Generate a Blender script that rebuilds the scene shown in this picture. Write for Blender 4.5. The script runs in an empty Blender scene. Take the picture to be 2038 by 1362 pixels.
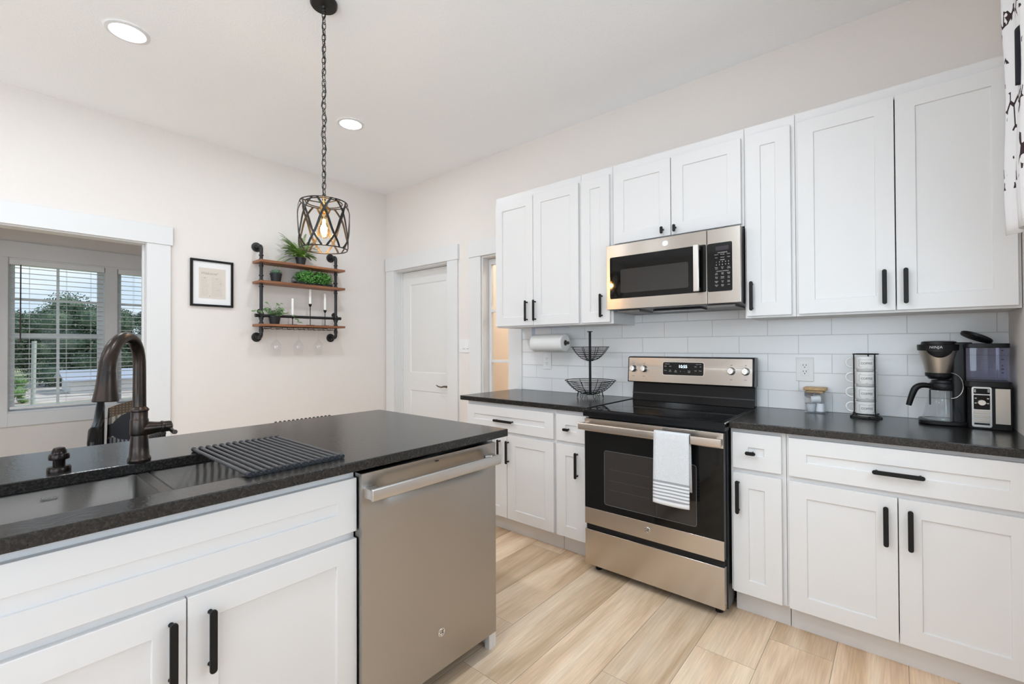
import bpy, math, random
from mathutils import Vector, Matrix
random.seed(7)
sc = bpy.context.scene
COL = sc.collection
PI = math.pi

# ------------------------------------------------------------------ camera
CAM = Vector((4.2782, -2.9264, 1.2686)); YAW, PIT, ROL = [math.radians(a) for a in (40.2672, 0.5074, -0.2535)]
fw = Vector((-math.sin(YAW) * math.cos(PIT), math.cos(YAW) * math.cos(PIT), math.sin(PIT)))
r0 = Vector((math.cos(YAW), math.sin(YAW), 0)); u0 = r0.cross(fw)
rr = r0 * math.cos(ROL) + u0 * math.sin(ROL); uu = u0 * math.cos(ROL) - r0 * math.sin(ROL)
cd = bpy.data.cameras.new('camera'); cam = bpy.data.objects.new('camera', cd); COL.objects.link(cam)
cd.sensor_fit = 'HORIZONTAL'; cd.sensor_width = 36; cd.lens = 908.0825 * 36 / 2038; cd.clip_start = .03; cd.clip_end = 400
cam.matrix_world = Matrix(((rr.x, uu.x, -fw.x, CAM.x), (rr.y, uu.y, -fw.y, CAM.y), (rr.z, uu.z, -fw.z, CAM.z), (0, 0, 0, 1)))
sc.camera = cam

# ------------------------------------------------------------------ view, world, light
sc.view_settings.view_transform = 'Standard'; sc.view_settings.look = 'None'
sc.view_settings.gamma = 1; sc.view_settings.use_curve_mapping = False
sc.view_settings.exposure = 0.07
sc.cycles.max_bounces = 12; sc.cycles.diffuse_bounces = 7; sc.cycles.glossy_bounces = 6
sc.cycles.transparent_max_bounces = 24; sc.cycles.transmission_bounces = 10
sc.cycles.sample_clamp_indirect = 6; sc.cycles.caustics_reflective = False; sc.cycles.caustics_refractive = False
CAN_W, WIN_W = 12.0, 70.0

w = bpy.data.worlds.new('sky'); sc.world = w; w.use_nodes = True
nt = w.node_tree; nt.nodes.clear()
N = nt.nodes.new; Lk = nt.links.new
tc = N('ShaderNodeTexCoord'); sx = N('ShaderNodeSeparateXYZ'); Lk(tc.outputs['Generated'], sx.inputs[0])
ramp = N('ShaderNodeValToRGB'); Lk(sx.outputs['Z'], ramp.inputs[0])
ramp.color_ramp.elements[0].position = 0.0; ramp.color_ramp.elements[0].color = (.52, .61, .71, 1)
ramp.color_ramp.elements[1].position = .45; ramp.color_ramp.elements[1].color = (.37, .51, .74, 1)
mp = N('ShaderNodeMapping'); mp.inputs['Scale'].default_value = (3.2, 3.2, 9); Lk(tc.outputs['Generated'], mp.inputs[0])
nz = N('ShaderNodeTexNoise'); nz.inputs['Scale'].default_value = 1.6; nz.inputs['Detail'].default_value = 6; Lk(mp.outputs[0], nz.inputs[0])
cr = N('ShaderNodeValToRGB'); cr.color_ramp.elements[0].position = .47; cr.color_ramp.elements[1].position = .72; Lk(nz.outputs[0], cr.inputs[0])
mx = N('ShaderNodeMix'); mx.data_type = 'RGBA'; Lk(cr.outputs[0], mx.inputs[0]); Lk(ramp.outputs[0], mx.inputs[6]); mx.inputs[7].default_value = (.74, .77, .80, 1)
bg = N('ShaderNodeBackground'); bg.inputs[1].default_value = 1.4; Lk(mx.outputs[2], bg.inputs[0])
wo = N('ShaderNodeOutputWorld'); Lk(bg.outputs[0], wo.inputs[0])

def area(name, loc, size, power, color=(1, 1, 1), aim=(0, 0, -1), shape='RECTANGLE', sy=None, spread=180, parent=None):
    l = bpy.data.lights.new(name, 'AREA'); l.shape = shape; l.size = size; l.size_y = sy or size
    l.energy = power; l.color = color; l.spread = math.radians(spread)
    o = bpy.data.objects.new(name, l); COL.objects.link(o)
    o.rotation_mode = 'QUATERNION'; o.rotation_quaternion = Vector(aim).to_track_quat('-Z', 'Y')
    o.location = loc
    if parent: o.parent = parent; o.location = Vector(loc) - parent.location
    return o
DAY = (.72, .865, 1.0)
# daylight through the window beside the counter; added fill from made-up windows behind the camera
area('daylight_side_window', (4.72, -1.55, 1.75), 1.2, WIN_W * .4, DAY, (-1, 0, -.05), sy=1.0)
area('added_patio_fill', (4.72, -4.45, 1.35), 2.1, WIN_W * .95, DAY, (-1, 0, 1.5), sy=1.9)
area('added_rear_fill', (3.5, -6.62, 1.45), 1.9, WIN_W * .95, DAY, (0, 1, 1.5), sy=1.9)
sun = bpy.data.lights.new('sun', 'SUN'); sun.energy = 3.0; sun.angle = .05; sun.color = (1, .96, .9)
so = bpy.data.objects.new('sun', sun); COL.objects.link(so); so.rotation_euler = (math.radians(42), 0, math.radians(158)); so.location = (8, -10, 20)

# ------------------------------------------------------------------ materials
MATS = {}
def _new(name):
    m = bpy.data.materials.new(name); m.use_nodes = True; n = m.node_tree.nodes; n.clear()
    o = n.new('ShaderNodeOutputMaterial'); p = n.new('ShaderNodeBsdfPrincipled'); m.node_tree.links.new(p.outputs[0], o.inputs[0])
    return m, n, m.node_tree.links.new, p, o
def mat(name, col, rough=.5, metal=0., spec=.5, bump=None, mott=None, coat=0., trans=0., ior=1.45, emit=None, sheen=0.):
    """bump=(scale,distance,detail); mott=(scale,colour,lo,hi): a second colour in noise patches"""
    if name in MATS: return MATS[name]
    m, n, L, p, o = _new(name)
    p.inputs['Base Color'].default_value = (*col, 1); p.inputs['Roughness'].default_value = rough; p.inputs['Metallic'].default_value = metal
    p.inputs['Specular IOR Level'].default_value = spec; p.inputs['Coat Weight'].default_value = coat
    p.inputs['Transmission Weight'].default_value = trans; p.inputs['IOR'].default_value = ior; p.inputs['Sheen Weight'].default_value = sheen
    if emit: p.inputs['Emission Color'].default_value = (*emit[0], 1); p.inputs['Emission Strength'].default_value = emit[1]
    g = n.new('ShaderNodeNewGeometry')
    if mott:
        t = n.new('ShaderNodeTexNoise'); t.inputs['Scale'].default_value = mott[0]; t.inputs['Detail'].default_value = 4; L(g.outputs['Position'], t.inputs[0])
        r = n.new('ShaderNodeMapRange'); r.inputs[1].default_value = mott[2]; r.inputs[2].default_value = mott[3]; L(t.outputs[0], r.inputs[0])
        x = n.new('ShaderNodeMix'); x.data_type = 'RGBA'; L(r.outputs[0], x.inputs[0]); x.inputs[6].default_value = (*col, 1); x.inputs[7].default_value = (*mott[1], 1)
        L(x.outputs[2], p.inputs['Base Color'])
    if bump:
        t = n.new('ShaderNodeTexNoise'); t.inputs['Scale'].default_value = bump[0]; t.inputs['Detail'].default_value = bump[2] if len(bump) > 2 else 3
        L(g.outputs['Position'], t.inputs[0]); b = n.new('ShaderNodeBump'); b.inputs['Distance'].default_value = bump[1]; b.inputs['Strength'].default_value = 1
        L(t.outputs[0], b.inputs['Height']); L(b.outputs[0], p.inputs['Normal'])
    MATS[name] = m; return m
def steel(name, col, rough, ani=.75):
    m, n, L, p, o = _new(name); MATS[name] = m
    p.inputs['Base Color'].default_value = (*col, 1); p.inputs['Metallic'].default_value = 1; p.inputs['Roughness'].default_value = rough
    p.inputs['Anisotropic'].default_value = ani; p.inputs['Anisotropic Rotation'].default_value = .25
    t = n.new('ShaderNodeTangent'); t.direction_type = 'RADIAL'; t.axis = 'Z'; L(t.outputs[0], p.inputs['Tangent'])
    return m
def thin_glass(name, tint=(1, 1, 1), refl=.12, rough=.0):
    m, n, L, p, o = _new(name); MATS[name] = m; n.remove(p)
    tr = n.new('ShaderNodeBsdfTransparent'); tr.inputs[0].default_value = (*tint, 1)
    gl = n.new('ShaderNodeBsdfGlossy'); gl.inputs['Roughness'].default_value = rough; gl.inputs[0].default_value = (1, 1, 1, 1)
    lw = n.new('ShaderNodeLayerWeight'); lw.inputs[0].default_value = .5
    pw = n.new('ShaderNodeMath'); pw.operation = 'POWER'; pw.inputs[1].default_value = 3.2; L(lw.outputs['Facing'], pw.inputs[0])
    ma = n.new('ShaderNodeMath'); ma.operation = 'MULTIPLY_ADD'; ma.inputs[1].default_value = .75 * min(1, refl * 3); ma.inputs[2].default_value = min(.035, refl * .3); L(pw.outputs[0], ma.inputs[0])
    mi = n.new('ShaderNodeMixShader'); L(ma.outputs[0], mi.inputs[0]); L(tr.outputs[0], mi.inputs[1]); L(gl.outputs[0], mi.inputs[2]); L(mi.outputs[0], o.inputs[0])
    return m
WALL = mat('beige wall paint', (.755, .708, .672), .85, bump=(130, .0012, 3))
CEIL = mat('ceiling paint', (.885, .90, .92), .9, bump=(90, .0015, 3))
TRIM = mat('white trim paint', (.715, .715, .715), .42)
DOORP = mat('white door paint', (.735, .73, .72), .45)
CAB = mat('white cabinet paint', (.715, .706, .703), .38)
BLK = mat('matte black metal', (.009, .009, .009), .45, spec=.25)
IRON = mat('dark iron pipe', (.045, .045, .047), .45, .85, bump=(300, .0004, 2))
BLKGLASS = mat('black glass', (.005, .005, .005), .04, spec=.34)
BLKPL = mat('black plastic', (.009, .009, .010), .35, spec=.32)
BLKEN = mat('black enamel', (.007, .007, .008), .14, spec=.26)
CHROME = mat('polished chrome', (.80, .80, .79), .12, 1)
SS = steel('brushed stainless', (.60, .54, .48), .25)
SSD = steel('brushed stainless dishwasher', (.43, .405, .375), .32)
SS_DARK = steel('darkened stainless fascia', (.47, .43, .39), .25)  # same steel, its dimmer reflection put into a darker colour
SSH = mat('satin stainless handle', (.60, .58, .56), .30, 1)
WHP = mat('white plastic', (.78, .78, .775), .4)
WHPAPER = mat('white paper towel', (.82, .81, .79), .9, bump=(160, .001, 2))
GLASS = thin_glass('clear glass', (.93, .945, .95), .4)
PANE = thin_glass('window pane', (.96, .98, .97), .01)
WHCER = mat('white ceramic', (.82, .81, .79), .22)
BRONZE = mat('oil rubbed bronze', (.036, .030, .027), .30, .9, mott=(28, (.060, .040, .032), .42, .72))
WAX = mat('white candle wax', (.86, .85, .82), .5)
BAMBOO = mat('bamboo lid', (.55, .36, .18), .5, mott=(60, (.42, .26, .12), .4, .7))
BRASS = mat('aged brass', (.62, .36, .10), .32, 1)
def granite():
    m, n, L, p, o = _new('leathered black granite')
    g = n.new('ShaderNodeNewGeometry')
    t = n.new('ShaderNodeTexNoise'); t.inputs['Scale'].default_value = 150; t.inputs['Detail'].default_value = 5; t.inputs['Roughness'].default_value = .65; L(g.outputs['Position'], t.inputs[0])
    r = n.new('ShaderNodeValToRGB'); e = r.color_ramp.elements; e[0].position = .45; e[0].color = (.0095, .009, .0087, 1); e[1].position = .82; e[1].color = (.045, .040, .034, 1)
    L(t.outputs[0], r.inputs[0]); L(r.outputs[0], p.inputs['Base Color'])
    p.inputs['Roughness'].default_value = .21; p.inputs['Specular IOR Level'].default_value = .48
    b = n.new('ShaderNodeBump'); b.inputs['Distance'].default_value = .0010; b.inputs['Strength'].default_value = .6
    t2 = n.new('ShaderNodeTexNoise'); t2.inputs['Scale'].default_value = 95; t2.inputs['Detail'].default_value = 3; L(g.outputs['Position'], t2.inputs[0])
    L(t2.outputs[0], b.inputs['Height']); L(b.outputs[0], p.inputs['Normal']); return m
GRAN = granite()
def floor_mat():
    m, n, L, p, o = _new('light oak plank')
    uv = n.new('ShaderNodeUVMap'); uv.uv_map = 'plank'; s = n.new('ShaderNodeSeparateXYZ'); L(uv.outputs[0], s.inputs[0])
    at = n.new('ShaderNodeAttribute'); at.attribute_name = 'shade'
    cb = n.new('ShaderNodeCombineXYZ')
    def mth(op, a, b=None):
        k = n.new('ShaderNodeMath'); k.operation = op
        for i, v in enumerate((a, b)):
            if v is None: continue
            if isinstance(v, (int, float)): k.inputs[i].default_value = v
            else: L(v, k.inputs[i])
        return k.outputs[0]
    off = mth('MULTIPLY', at.outputs['Fac'], 57.0)
    L(mth('MULTIPLY', s.outputs[0], 4.6), cb.inputs[0]); L(mth('MULTIPLY', s.outputs[1], .6), cb.inputs[1]); L(off, cb.inputs[2])
    t = n.new('ShaderNodeTexNoise'); t.inputs['Scale'].default_value = 1.5; t.inputs['Detail'].default_value = 4; t.inputs['Distortion'].default_value = 1.1; L(cb.outputs[0], t.inputs[0])
    r = n.new('ShaderNodeValToRGB'); e = r.color_ramp.elements
    e[0].position = .30; e[0].color = (.60, .41, .245, 1); e[1].position = .70; e[1].color = (.90, .715, .53, 1)
    k = r.color_ramp.elements.new(.5); k.color = (.81, .60, .415, 1)
    L(t.outputs[0], r.inputs[0])
    cb2 = n.new('ShaderNodeCombineXYZ'); L(mth('MULTIPLY', s.outputs[0], 170), cb2.inputs[0]); L(mth('MULTIPLY', s.outputs[1], 6), cb2.inputs[1]); L(off, cb2.inputs[2])
    t2 = n.new('ShaderNodeTexNoise'); t2.inputs['Scale'].default_value = 1; t2.inputs['Detail'].default_value = 3; L(cb2.outputs[0], t2.inputs[0])
    f = n.new('ShaderNodeMapRange'); f.inputs[1].default_value = .3; f.inputs[2].default_value = .75; f.inputs[3].default_value = .84; f.inputs[4].default_value = 1.07; L(t2.outputs[0], f.inputs[0])
    f2 = n.new('ShaderNodeMapRange'); f2.inputs[3].default_value = .86; f2.inputs[4].default_value = 1.10; L(at.outputs['Fac'], f2.inputs[0])
    d1 = mth('MINIMUM', s.outputs[0], mth('SUBTRACT', .2285, s.outputs[0])); d2 = s.outputs[2]
    seam = mth('LESS_THAN', d1, .0011)
    seam2 = mth('LESS_THAN', s.outputs[1], .0016)
    sm = mth('MAXIMUM', seam, seam2)
    v = mth('MULTIPLY', f.outputs[0], f2.outputs[0])
    v = mth('MULTIPLY', v, mth('SUBTRACT', 1.0, mth('MULTIPLY', sm, .62)))
    x = n.new('ShaderNodeVectorMath'); x.operation = 'SCALE'; L(r.outputs[0], x.inputs[0]); L(v, x.inputs['Scale'])
    L(x.outputs[0], p.inputs['Base Color']); p.inputs['Roughness'].default_value = .42
    return m
def wood(name, c1, c2, sc3=(3, 60, 60), rough=.5):
    m, n, L, p, o = _new(name); g = n.new('ShaderNodeNewGeometry'); mp = n.new('ShaderNodeMapping'); mp.inputs['Scale'].default_value = sc3
    L(g.outputs['Position'], mp.inputs[0]); t = n.new('ShaderNodeTexNoise'); t.inputs['Scale'].default_value = 1; t.inputs['Detail'].default_value = 4; L(mp.outputs[0], t.inputs[0])
    r = n.new('ShaderNodeValToRGB'); r.color_ramp.elements[0].position = .3; r.color_ramp.elements[1].position = .72
    r.color_ramp.elements[0].color = (*c1, 1); r.color_ramp.elements[1].color = (*c2, 1); L(t.outputs[0], r.inputs[0]); L(r.outputs[0], p.inputs['Base Color'])
    p.inputs['Roughness'].default_value = rough; return m
SHELFW = wood('walnut shelf wood', (.17, .062, .026), (.36, .155, .068), (40, 3, 40))
def tile_mat():
    m, n, L, p, o = _new('white subway tile')
    g = n.new('ShaderNodeNewGeometry'); s = n.new('ShaderNodeSeparateXYZ'); L(g.outputs['Position'], s.inputs[0]); c = n.new('ShaderNodeCombineXYZ')
    a = n.new('ShaderNodeMath'); a.operation = 'ADD'; a.inputs[1].default_value = -.4155 + .2996 * 4 - .15; L(s.outputs[0], a.inputs[0])
    b = n.new('ShaderNodeMath'); b.operation = 'SUBTRACT'; b.inputs[1].default_value = .9135; L(s.outputs[2], b.inputs[0])
    L(a.outputs[0], c.inputs[0]); L(b.outputs[0], c.inputs[1])
    k = n.new('ShaderNodeTexBrick'); k.offset = .5; k.inputs['Scale'].default_value = 1; k.inputs['Mortar Size'].default_value = .0016; k.inputs['Mortar Smooth'].default_value = .25
    k.inputs['Brick Width'].default_value = .2996; k.inputs['Row Height'].default_value = .1017
    k.inputs['Color1'].default_value = (.80, .80, .80, 1); k.inputs['Color2'].default_value = (.79, .795, .80, 1); k.inputs['Mortar'].default_value = (.60, .59, .57, 1)
    L(c.outputs[0], k.inputs[0]); L(k.outputs[0], p.inputs['Base Color']); p.inputs['Roughness'].default_value = .22
    bm = n.new('ShaderNodeBump'); bm.invert = True; bm.inputs['Distance'].default_value = .0016; L(k.outputs['Fac'], bm.inputs['Height']); L(bm.outputs[0], p.inputs['Normal'])
    return m
TILE = tile_mat()

# ------------------------------------------------------------------ mesh builder
class MB:
    def __init__(s): s.v = []; s.f = []; s.mi = []; s.cur = 0
    def add(s, vs, fs):
        o = len(s.v); s.v += [tuple(p) for p in vs]; s.f += [tuple(i + o for i in f) for f in fs]; s.mi += [s.cur] * len(fs); return s
    def box(s, x0, x1, y0, y1, z0, z1):
        x0, x1 = sorted((x0, x1)); y0, y1 = sorted((y0, y1)); z0, z1 = sorted((z0, z1))
        return s.add([(x0, y0, z0), (x1, y0, z0), (x1, y1, z0), (x0, y1, z0), (x0, y0, z1), (x1, y0, z1), (x1, y1, z1), (x0, y1, z1)],
                     [(0, 3, 2, 1), (4, 5, 6, 7), (0, 1, 5, 4), (1, 2, 6, 5), (2, 3, 7, 6), (3, 0, 4, 7)])
    def tube(s, pts, r, seg=10, closed=False, cap=True):
        P = [Vector(p) for p in pts]; n = len(P); R = r if isinstance(r, (list, tuple)) else [r] * n
        T = []
        for i in range(n):
            a = P[(i - 1) % n] if closed or i else P[0]; b = P[(i + 1) % n] if closed or i < n - 1 else P[-1]
            T.append((b - a).normalized())
        up = Vector((0, 0, 1)) if abs(T[0].z) < .9 else Vector((1, 0, 0))
        nn = (up - T[0] * up.dot(T[0])).normalized(); vs = []
        for i in range(n):
            nn = (nn - T[i] * nn.dot(T[i])); nn = nn.normalized() if nn.length > 1e-6 else T[i].orthogonal().normalized(); bb = T[i].cross(nn)
            for k in range(seg):
                a = 2 * PI * k / seg; vs.append(P[i] + (nn * math.cos(a) + bb * math.sin(a)) * R[i])
        fs = []
        for i in range(n if closed else n - 1):
            j = (i + 1) % n
            for k in range(seg): fs.append((i * seg + k, i * seg + (k + 1) % seg, j * seg + (k + 1) % seg, j * seg + k))
        if cap and not closed: fs += [tuple(range(seg))[::-1], tuple((n - 1) * seg + k for k in range(seg))]
        return s.add(vs, fs)
    def lathe(s, prof, c=(0, 0, 0), seg=32, axis='z', caps=True):
        vs, fs = [], []; n = len(prof)
        for r, h in prof:
            for k in range(seg):
                a = 2 * PI * k / seg; x, y = r * math.cos(a), r * math.sin(a)
                q = (x, y, h) if axis == 'z' else ((h, x, y) if axis == 'x' else (y, h, x))
                vs.append((c[0] + q[0], c[1] + q[1], c[2] + q[2]))
        for i in range(n - 1):
            for k in range(seg): fs.append((i * seg + k, i * seg + (k + 1) % seg, (i + 1) * seg + (k + 1) % seg, (i + 1) * seg + k))
        if caps:
            if prof[0][0] > 1e-6: fs.append(tuple(range(seg))[::-1])
            if prof[-1][0] > 1e-6: fs.append(tuple((n - 1) * seg + k for k in range(seg)))
        return s.add(vs, fs)
    def prism(s, poly, axis, a, b):
        """poly (u,v): axis x -> (y,z), y -> (x,z), z -> (x,y)"""
        n = len(poly); vs = []
        for h in (a, b):
            for u, v in poly: vs.append((h, u, v) if axis == 'x' else ((u, h, v) if axis == 'y' else (u, v, h)))
        fs = [tuple(range(n)), tuple(range(2 * n - 1, n - 1, -1))] + [(i, n + i, n + (i + 1) % n, (i + 1) % n) for i in range(n)]
        return s.add(vs, fs)
    def ell(s, c, rx, ry, rz, seg=16, rings=10):
        vs, fs = [], []
        for i in range(rings + 1):
            t = PI * i / rings
            for k in range(seg):
                a = 2 * PI * k / seg; vs.append((c[0] + rx * math.sin(t) * math.cos(a), c[1] + ry * math.sin(t) * math.sin(a), c[2] + rz * math.cos(t)))
        for i in range(rings):
            for k in range(seg): fs.append((i * seg + k, (i + 1) * seg + k, (i + 1) * seg + (k + 1) % seg, i * seg + (k + 1) % seg))
        return s.add(vs, fs)
    def grid(s, fn, nu, nv, closed_u=False):
        vs = [fn(i / nu, j / nv) for j in range(nv + 1) for i in range(nu + (0 if closed_u else 1))]; W = nu if closed_u else nu + 1; fs = []
        for j in range(nv):
            for i in range(nu): fs.append((j * W + i, j * W + (i + 1) % W, (j + 1) * W + (i + 1) % W, (j + 1) * W + i))
        return s.add(vs, fs)
    def xf(s, M, start=0):
        for i in range(start, len(s.v)): s.v[i] = tuple(M @ Vector(s.v[i]))
        return s
    def merge(s, o): return s.add(o.v, o.f)
def spline(pts, n=6):
    P = [Vector(p) for p in pts]; out = []
    for i in range(len(P) - 1):
        a, b, c, d = P[max(i - 1, 0)], P[i], P[i + 1], P[min(i + 2, len(P) - 1)]
        for k in range(n):
            t = k / n; out.append(.5 * ((2 * b) + (c - a) * t + (2 * a - 5 * b + 4 * c - d) * t * t + (3 * b - a - 3 * c + d) * t ** 3))
    return out + [P[-1]]
def rrect(u0, u1, v0, v1, r, n=5):
    pts = []
    for cx, cy, a0 in ((u1 - r, v1 - r, 0), (u0 + r, v1 - r, 90), (u0 + r, v0 + r, 180), (u1 - r, v0 + r, 270)):
        for k in range(n + 1):
            a = math.radians(a0 + 90 * k / n); pts.append((cx + r * math.cos(a), cy + r * math.sin(a)))
    return pts
def wloc(o):
    v = Vector((0, 0, 0))
    while o: v = v + o.location; o = o.parent
    return v
def build(name, mb, mats, parent=None, bevel=0, seg=2, smooth=38, local=False, solid=0, subsurf=0, kind=None, label=None):
    """links ONE mesh object; vertices are world coordinates unless local"""
    me = bpy.data.meshes.new(name); vs = mb.v
    if parent is not None and not local:
        d = wloc(parent); vs = [(x - d.x, y - d.y, z - d.z) for x, y, z in vs]
    me.from_pydata(vs, [], mb.f)
    mats = mats if isinstance(mats, (list, tuple)) else [mats]
    for m in mats: me.materials.append(m)
    if len(mats) > 1: me.polygons.foreach_set('material_index', mb.mi)
    import bmesh
    b = bmesh.new(); b.from_mesh(me); bmesh.ops.recalc_face_normals(b, faces=b.faces); b.to_mesh(me); b.free()
    if smooth: me.shade_smooth(); me.set_sharp_from_angle(angle=math.radians(smooth))
    o = bpy.data.objects.new(name, me); COL.objects.link(o); o.parent = parent
    if solid: k = o.modifiers.new('solid', 'SOLIDIFY'); k.thickness = solid; k.offset = 0
    if subsurf: k = o.modifiers.new('sub', 'SUBSURF'); k.levels = k.render_levels = subsurf
    if bevel:
        k = o.modifiers.new('bevel', 'BEVEL'); k.width = bevel; k.segments = seg; k.limit_method = 'ANGLE'; k.angle_limit = math.radians(40); k.harden_normals = False
    if kind: o['kind'] = kind
    if label: o['label'] = label
    return o
def thing(name, label, cat, loc=(0, 0, 0), rz=0, group=None):
    o = bpy.data.objects.new(name, None); COL.objects.link(o); o.location = loc; o.rotation_euler = (0, 0, rz); o.empty_display_size = .05
    o['label'] = label; o['category'] = cat
    if group: o['group'] = group
    return o
def tag(o, label, cat, group=None):
    o['label'] = label; o['category'] = cat
    if group: o['group'] = group
    return o
def dup(root, loc, label, rz=None):
    r = root.copy(); COL.objects.link(r); r.location = loc; r['label'] = label
    if rz is not None: r.rotation_euler = (0, 0, rz)
    def rec(a, b):
        for ch in list(a.children):
            c = ch.copy(); COL.objects.link(c); c.parent = b; rec(ch, c)
    rec(root, r); return r
def text(mb, s, org, U, V, size, align='CENTER', depth=.0004, shear=0, space=1):
    cu = bpy.data.curves.new('t', 'FONT'); cu.body = s; cu.size = size; cu.align_x = align; cu.align_y = 'CENTER'; cu.shear = shear; cu.space_character = space
    cu.resolution_u = 3; cu.extrude = depth / 2
    o = bpy.data.objects.new('t', cu); COL.objects.link(o); bpy.context.view_layer.update()
    me = o.evaluated_get(bpy.context.evaluated_depsgraph_get()).to_mesh()
    U, V = Vector(U), Vector(V); W = U.cross(V); org = Vector(org)
    mb.add([org + U * v.co.x + V * v.co.y + W * v.co.z for v in me.vertices], [tuple(p.vertices) for p in me.polygons])
    bpy.data.objects.remove(o); bpy.data.curves.remove(cu); return mb
def struct(o): o['kind'] = 'structure'; return o
def wall(name, axis, at, thick, u0, u1, v0, v1, holes, m):
    """slab at [at, at+thick] on the axis, with rectangular holes (u0,u1,v0,v1); axis x -> u=y, axis y -> u=x"""
    us = sorted({u0, u1, *[h[0] for h in holes], *[h[1] for h in holes]}); vs = sorted({v0, v1, *[h[2] for h in holes], *[h[3] for h in holes]})
    solid = lambda i, j: 0 <= i < len(us) - 1 and 0 <= j < len(vs) - 1 and not any(h[0] <= us[i] < h[1] and h[2] <= vs[j] < h[3] for h in holes)
    idx = {}; V = []; F = []
    def vid(i, j, k):
        if (i, j, k) not in idx:
            idx[(i, j, k)] = len(V); a = at + thick * k; V.append((a, us[i], vs[j]) if axis == 'x' else (us[i], a, vs[j]))
        return idx[(i, j, k)]
    for i in range(len(us) - 1):
        for j in range(len(vs) - 1):
            if not solid(i, j): continue
            for k in (0, 1): F.append([vid(i, j, k), vid(i + 1, j, k), vid(i + 1, j + 1, k), vid(i, j + 1, k)])
            for di, dj, a, b in ((-1, 0, (i, j), (i, j + 1)), (1, 0, (i + 1, j), (i + 1, j + 1)), (0, -1, (i, j), (i + 1, j)), (0, 1, (i, j + 1), (i + 1, j + 1))):
                if not solid(i + di, j + dj): F.append([vid(*a, 0), vid(*b, 0), vid(*b, 1), vid(*a, 1)])
    mb = MB(); mb.add(V, F); return struct(build(name, mb, m, smooth=0))

# ------------------------------------------------------------------ room shell
CH, RW, YR = 2.936, 4.645, -6.5            # ceiling height, inner face of the window wall, rear wall
def make_floor():
    me = bpy.data.meshes.new('floor'); V, F, UV, SH = [], [], [], []
    pw = .2285; x = 2.4695 - pw * 19; rowi = 0; rnd = random.Random(3)
    fixed = {0: -.612, 1: -1.335, 2: -1.649, 3: -.43, 4: -1.337, 5: -.95, 6: -.70, 7: -1.45, 8: -.3}
    while x < RW + .1:
        k = round((x - 2.4695) / pw); y = fixed.get(k, -rnd.random() * 1.22) + 1.22 * 2
        while y > YR - .2:
            y1 = y - 1.22; i = len(V); V += [(x, y1, 0), (x + pw, y1, 0), (x + pw, y, 0), (x, y, 0)]; F.append((i, i + 1, i + 2, i + 3))
            UV += [(0, 0), (pw, 0), (pw, 1.22), (0, 1.22)]; SH.append(rnd.random()); y = y1
        x += pw
    me.from_pydata(V, [], F); uv = me.uv_layers.new(name='plank')
    for i, l in enumerate(me.loops): uv.data[i].uv = UV[l.vertex_index]
    at = me.attributes.new('shade', 'FLOAT', 'FACE')
    for i, s in enumerate(SH): at.data[i].value = s
    me.materials.append(floor_mat()); o = bpy.data.objects.new('floor', me); COL.objects.link(o); struct(o)
make_floor()
mb = MB(); mb.box(-1.75, 4.8, YR - .15, 2.2, CH, CH + .1); struct(build('ceiling', mb, CEIL, smooth=0))
wall('wall_back', 'y', 0, .115, -.115, RW, 0, CH, [(.148, 1.02, 0, 2.085), (1.44, 1.785, 0, 2.075)], WALL)
wall('wall_left', 'x', -.115, .115, YR, 0, 0, CH, [(-3.95, -2.085, 0, 2.055)], WALL)
wall('wall_right', 'x', RW, .12, YR, .115, 0, CH, [(-2.15, -.95, 1.2, 2.3), (-5.6, -3.3, .3, 2.4)], WALL)
wall('wall_rear', 'y', YR - .12, .12, -.115, RW, 0, CH, [(2.6, 4.4, .5, 2.4)], WALL)
# side room seen through the cased opening
wall('wall_nook', 'x', -1.72, .12, -5.2, 1.0, 0, CH, [(-2.745, -1.365, .70, 2.062)], WALL)
wall('wall_nook_north', 'y', 1.0, .1, -1.72, -.115, 0, CH, [], WALL)
wall('wall_nook_south', 'y', -5.3, .1, -1.72, -.115, 0, CH, [], WALL)
# little room behind the narrow glazed door and the closet behind the panel door
PINK = mat('warm hall paint', (.80, .735, .675), .85)
wall('wall_hall_end', 'y', 1.5, .1, 1.1, 2.6, 0, CH, [], PINK)
wall('wall_hall_west', 'x', 1.1, .06, .115, 1.5, 0, CH, [], PINK)
wall('wall_hall_east', 'x', 2.5, .06, .115, 1.5, 0, CH, [], PINK)
mb = MB(); mb.box(1.905, RW, -.010, 0, .9145, 1.60)
struct(build('wall_backsplash', mb, TILE, smooth=0))

# trim: cased openings
def casing(name, axis, face, sgn, u0, u1, zt, sw=.145, hw=.142, bottom=0, over=.012, t=.02):
    mb = MB()
    def bx(a, b, c, d, tt):
        if axis == 'y': mb.box(a, b, face, face + sgn * tt, c, d)
        else: mb.box(face, face + sgn * tt, a, b, c, d)
    bx(u0 - sw, u0, bottom, zt, t); bx(u1, u1 + sw, bottom, zt, t); bx(u0 - sw - over * .3, u1 + sw + over, zt, zt + hw, t + .007)
    return struct(build(name, mb, TRIM, bevel=.0015))
casing('trim_1', 'y', 0, -1, .158, 1.008, 2.080, sw=.142)
casing('trim_2', 'y', 0, -1, 1.450, 1.775, 2.070, sw=.143, over=.0)
casing('trim_3', 'x', 0, 1, -3.94, -2.095, 2.052, sw=.147)
casing('trim_4', 'x', -.115, -1, -3.94, -2.095, 2.052, sw=.12)
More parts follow.
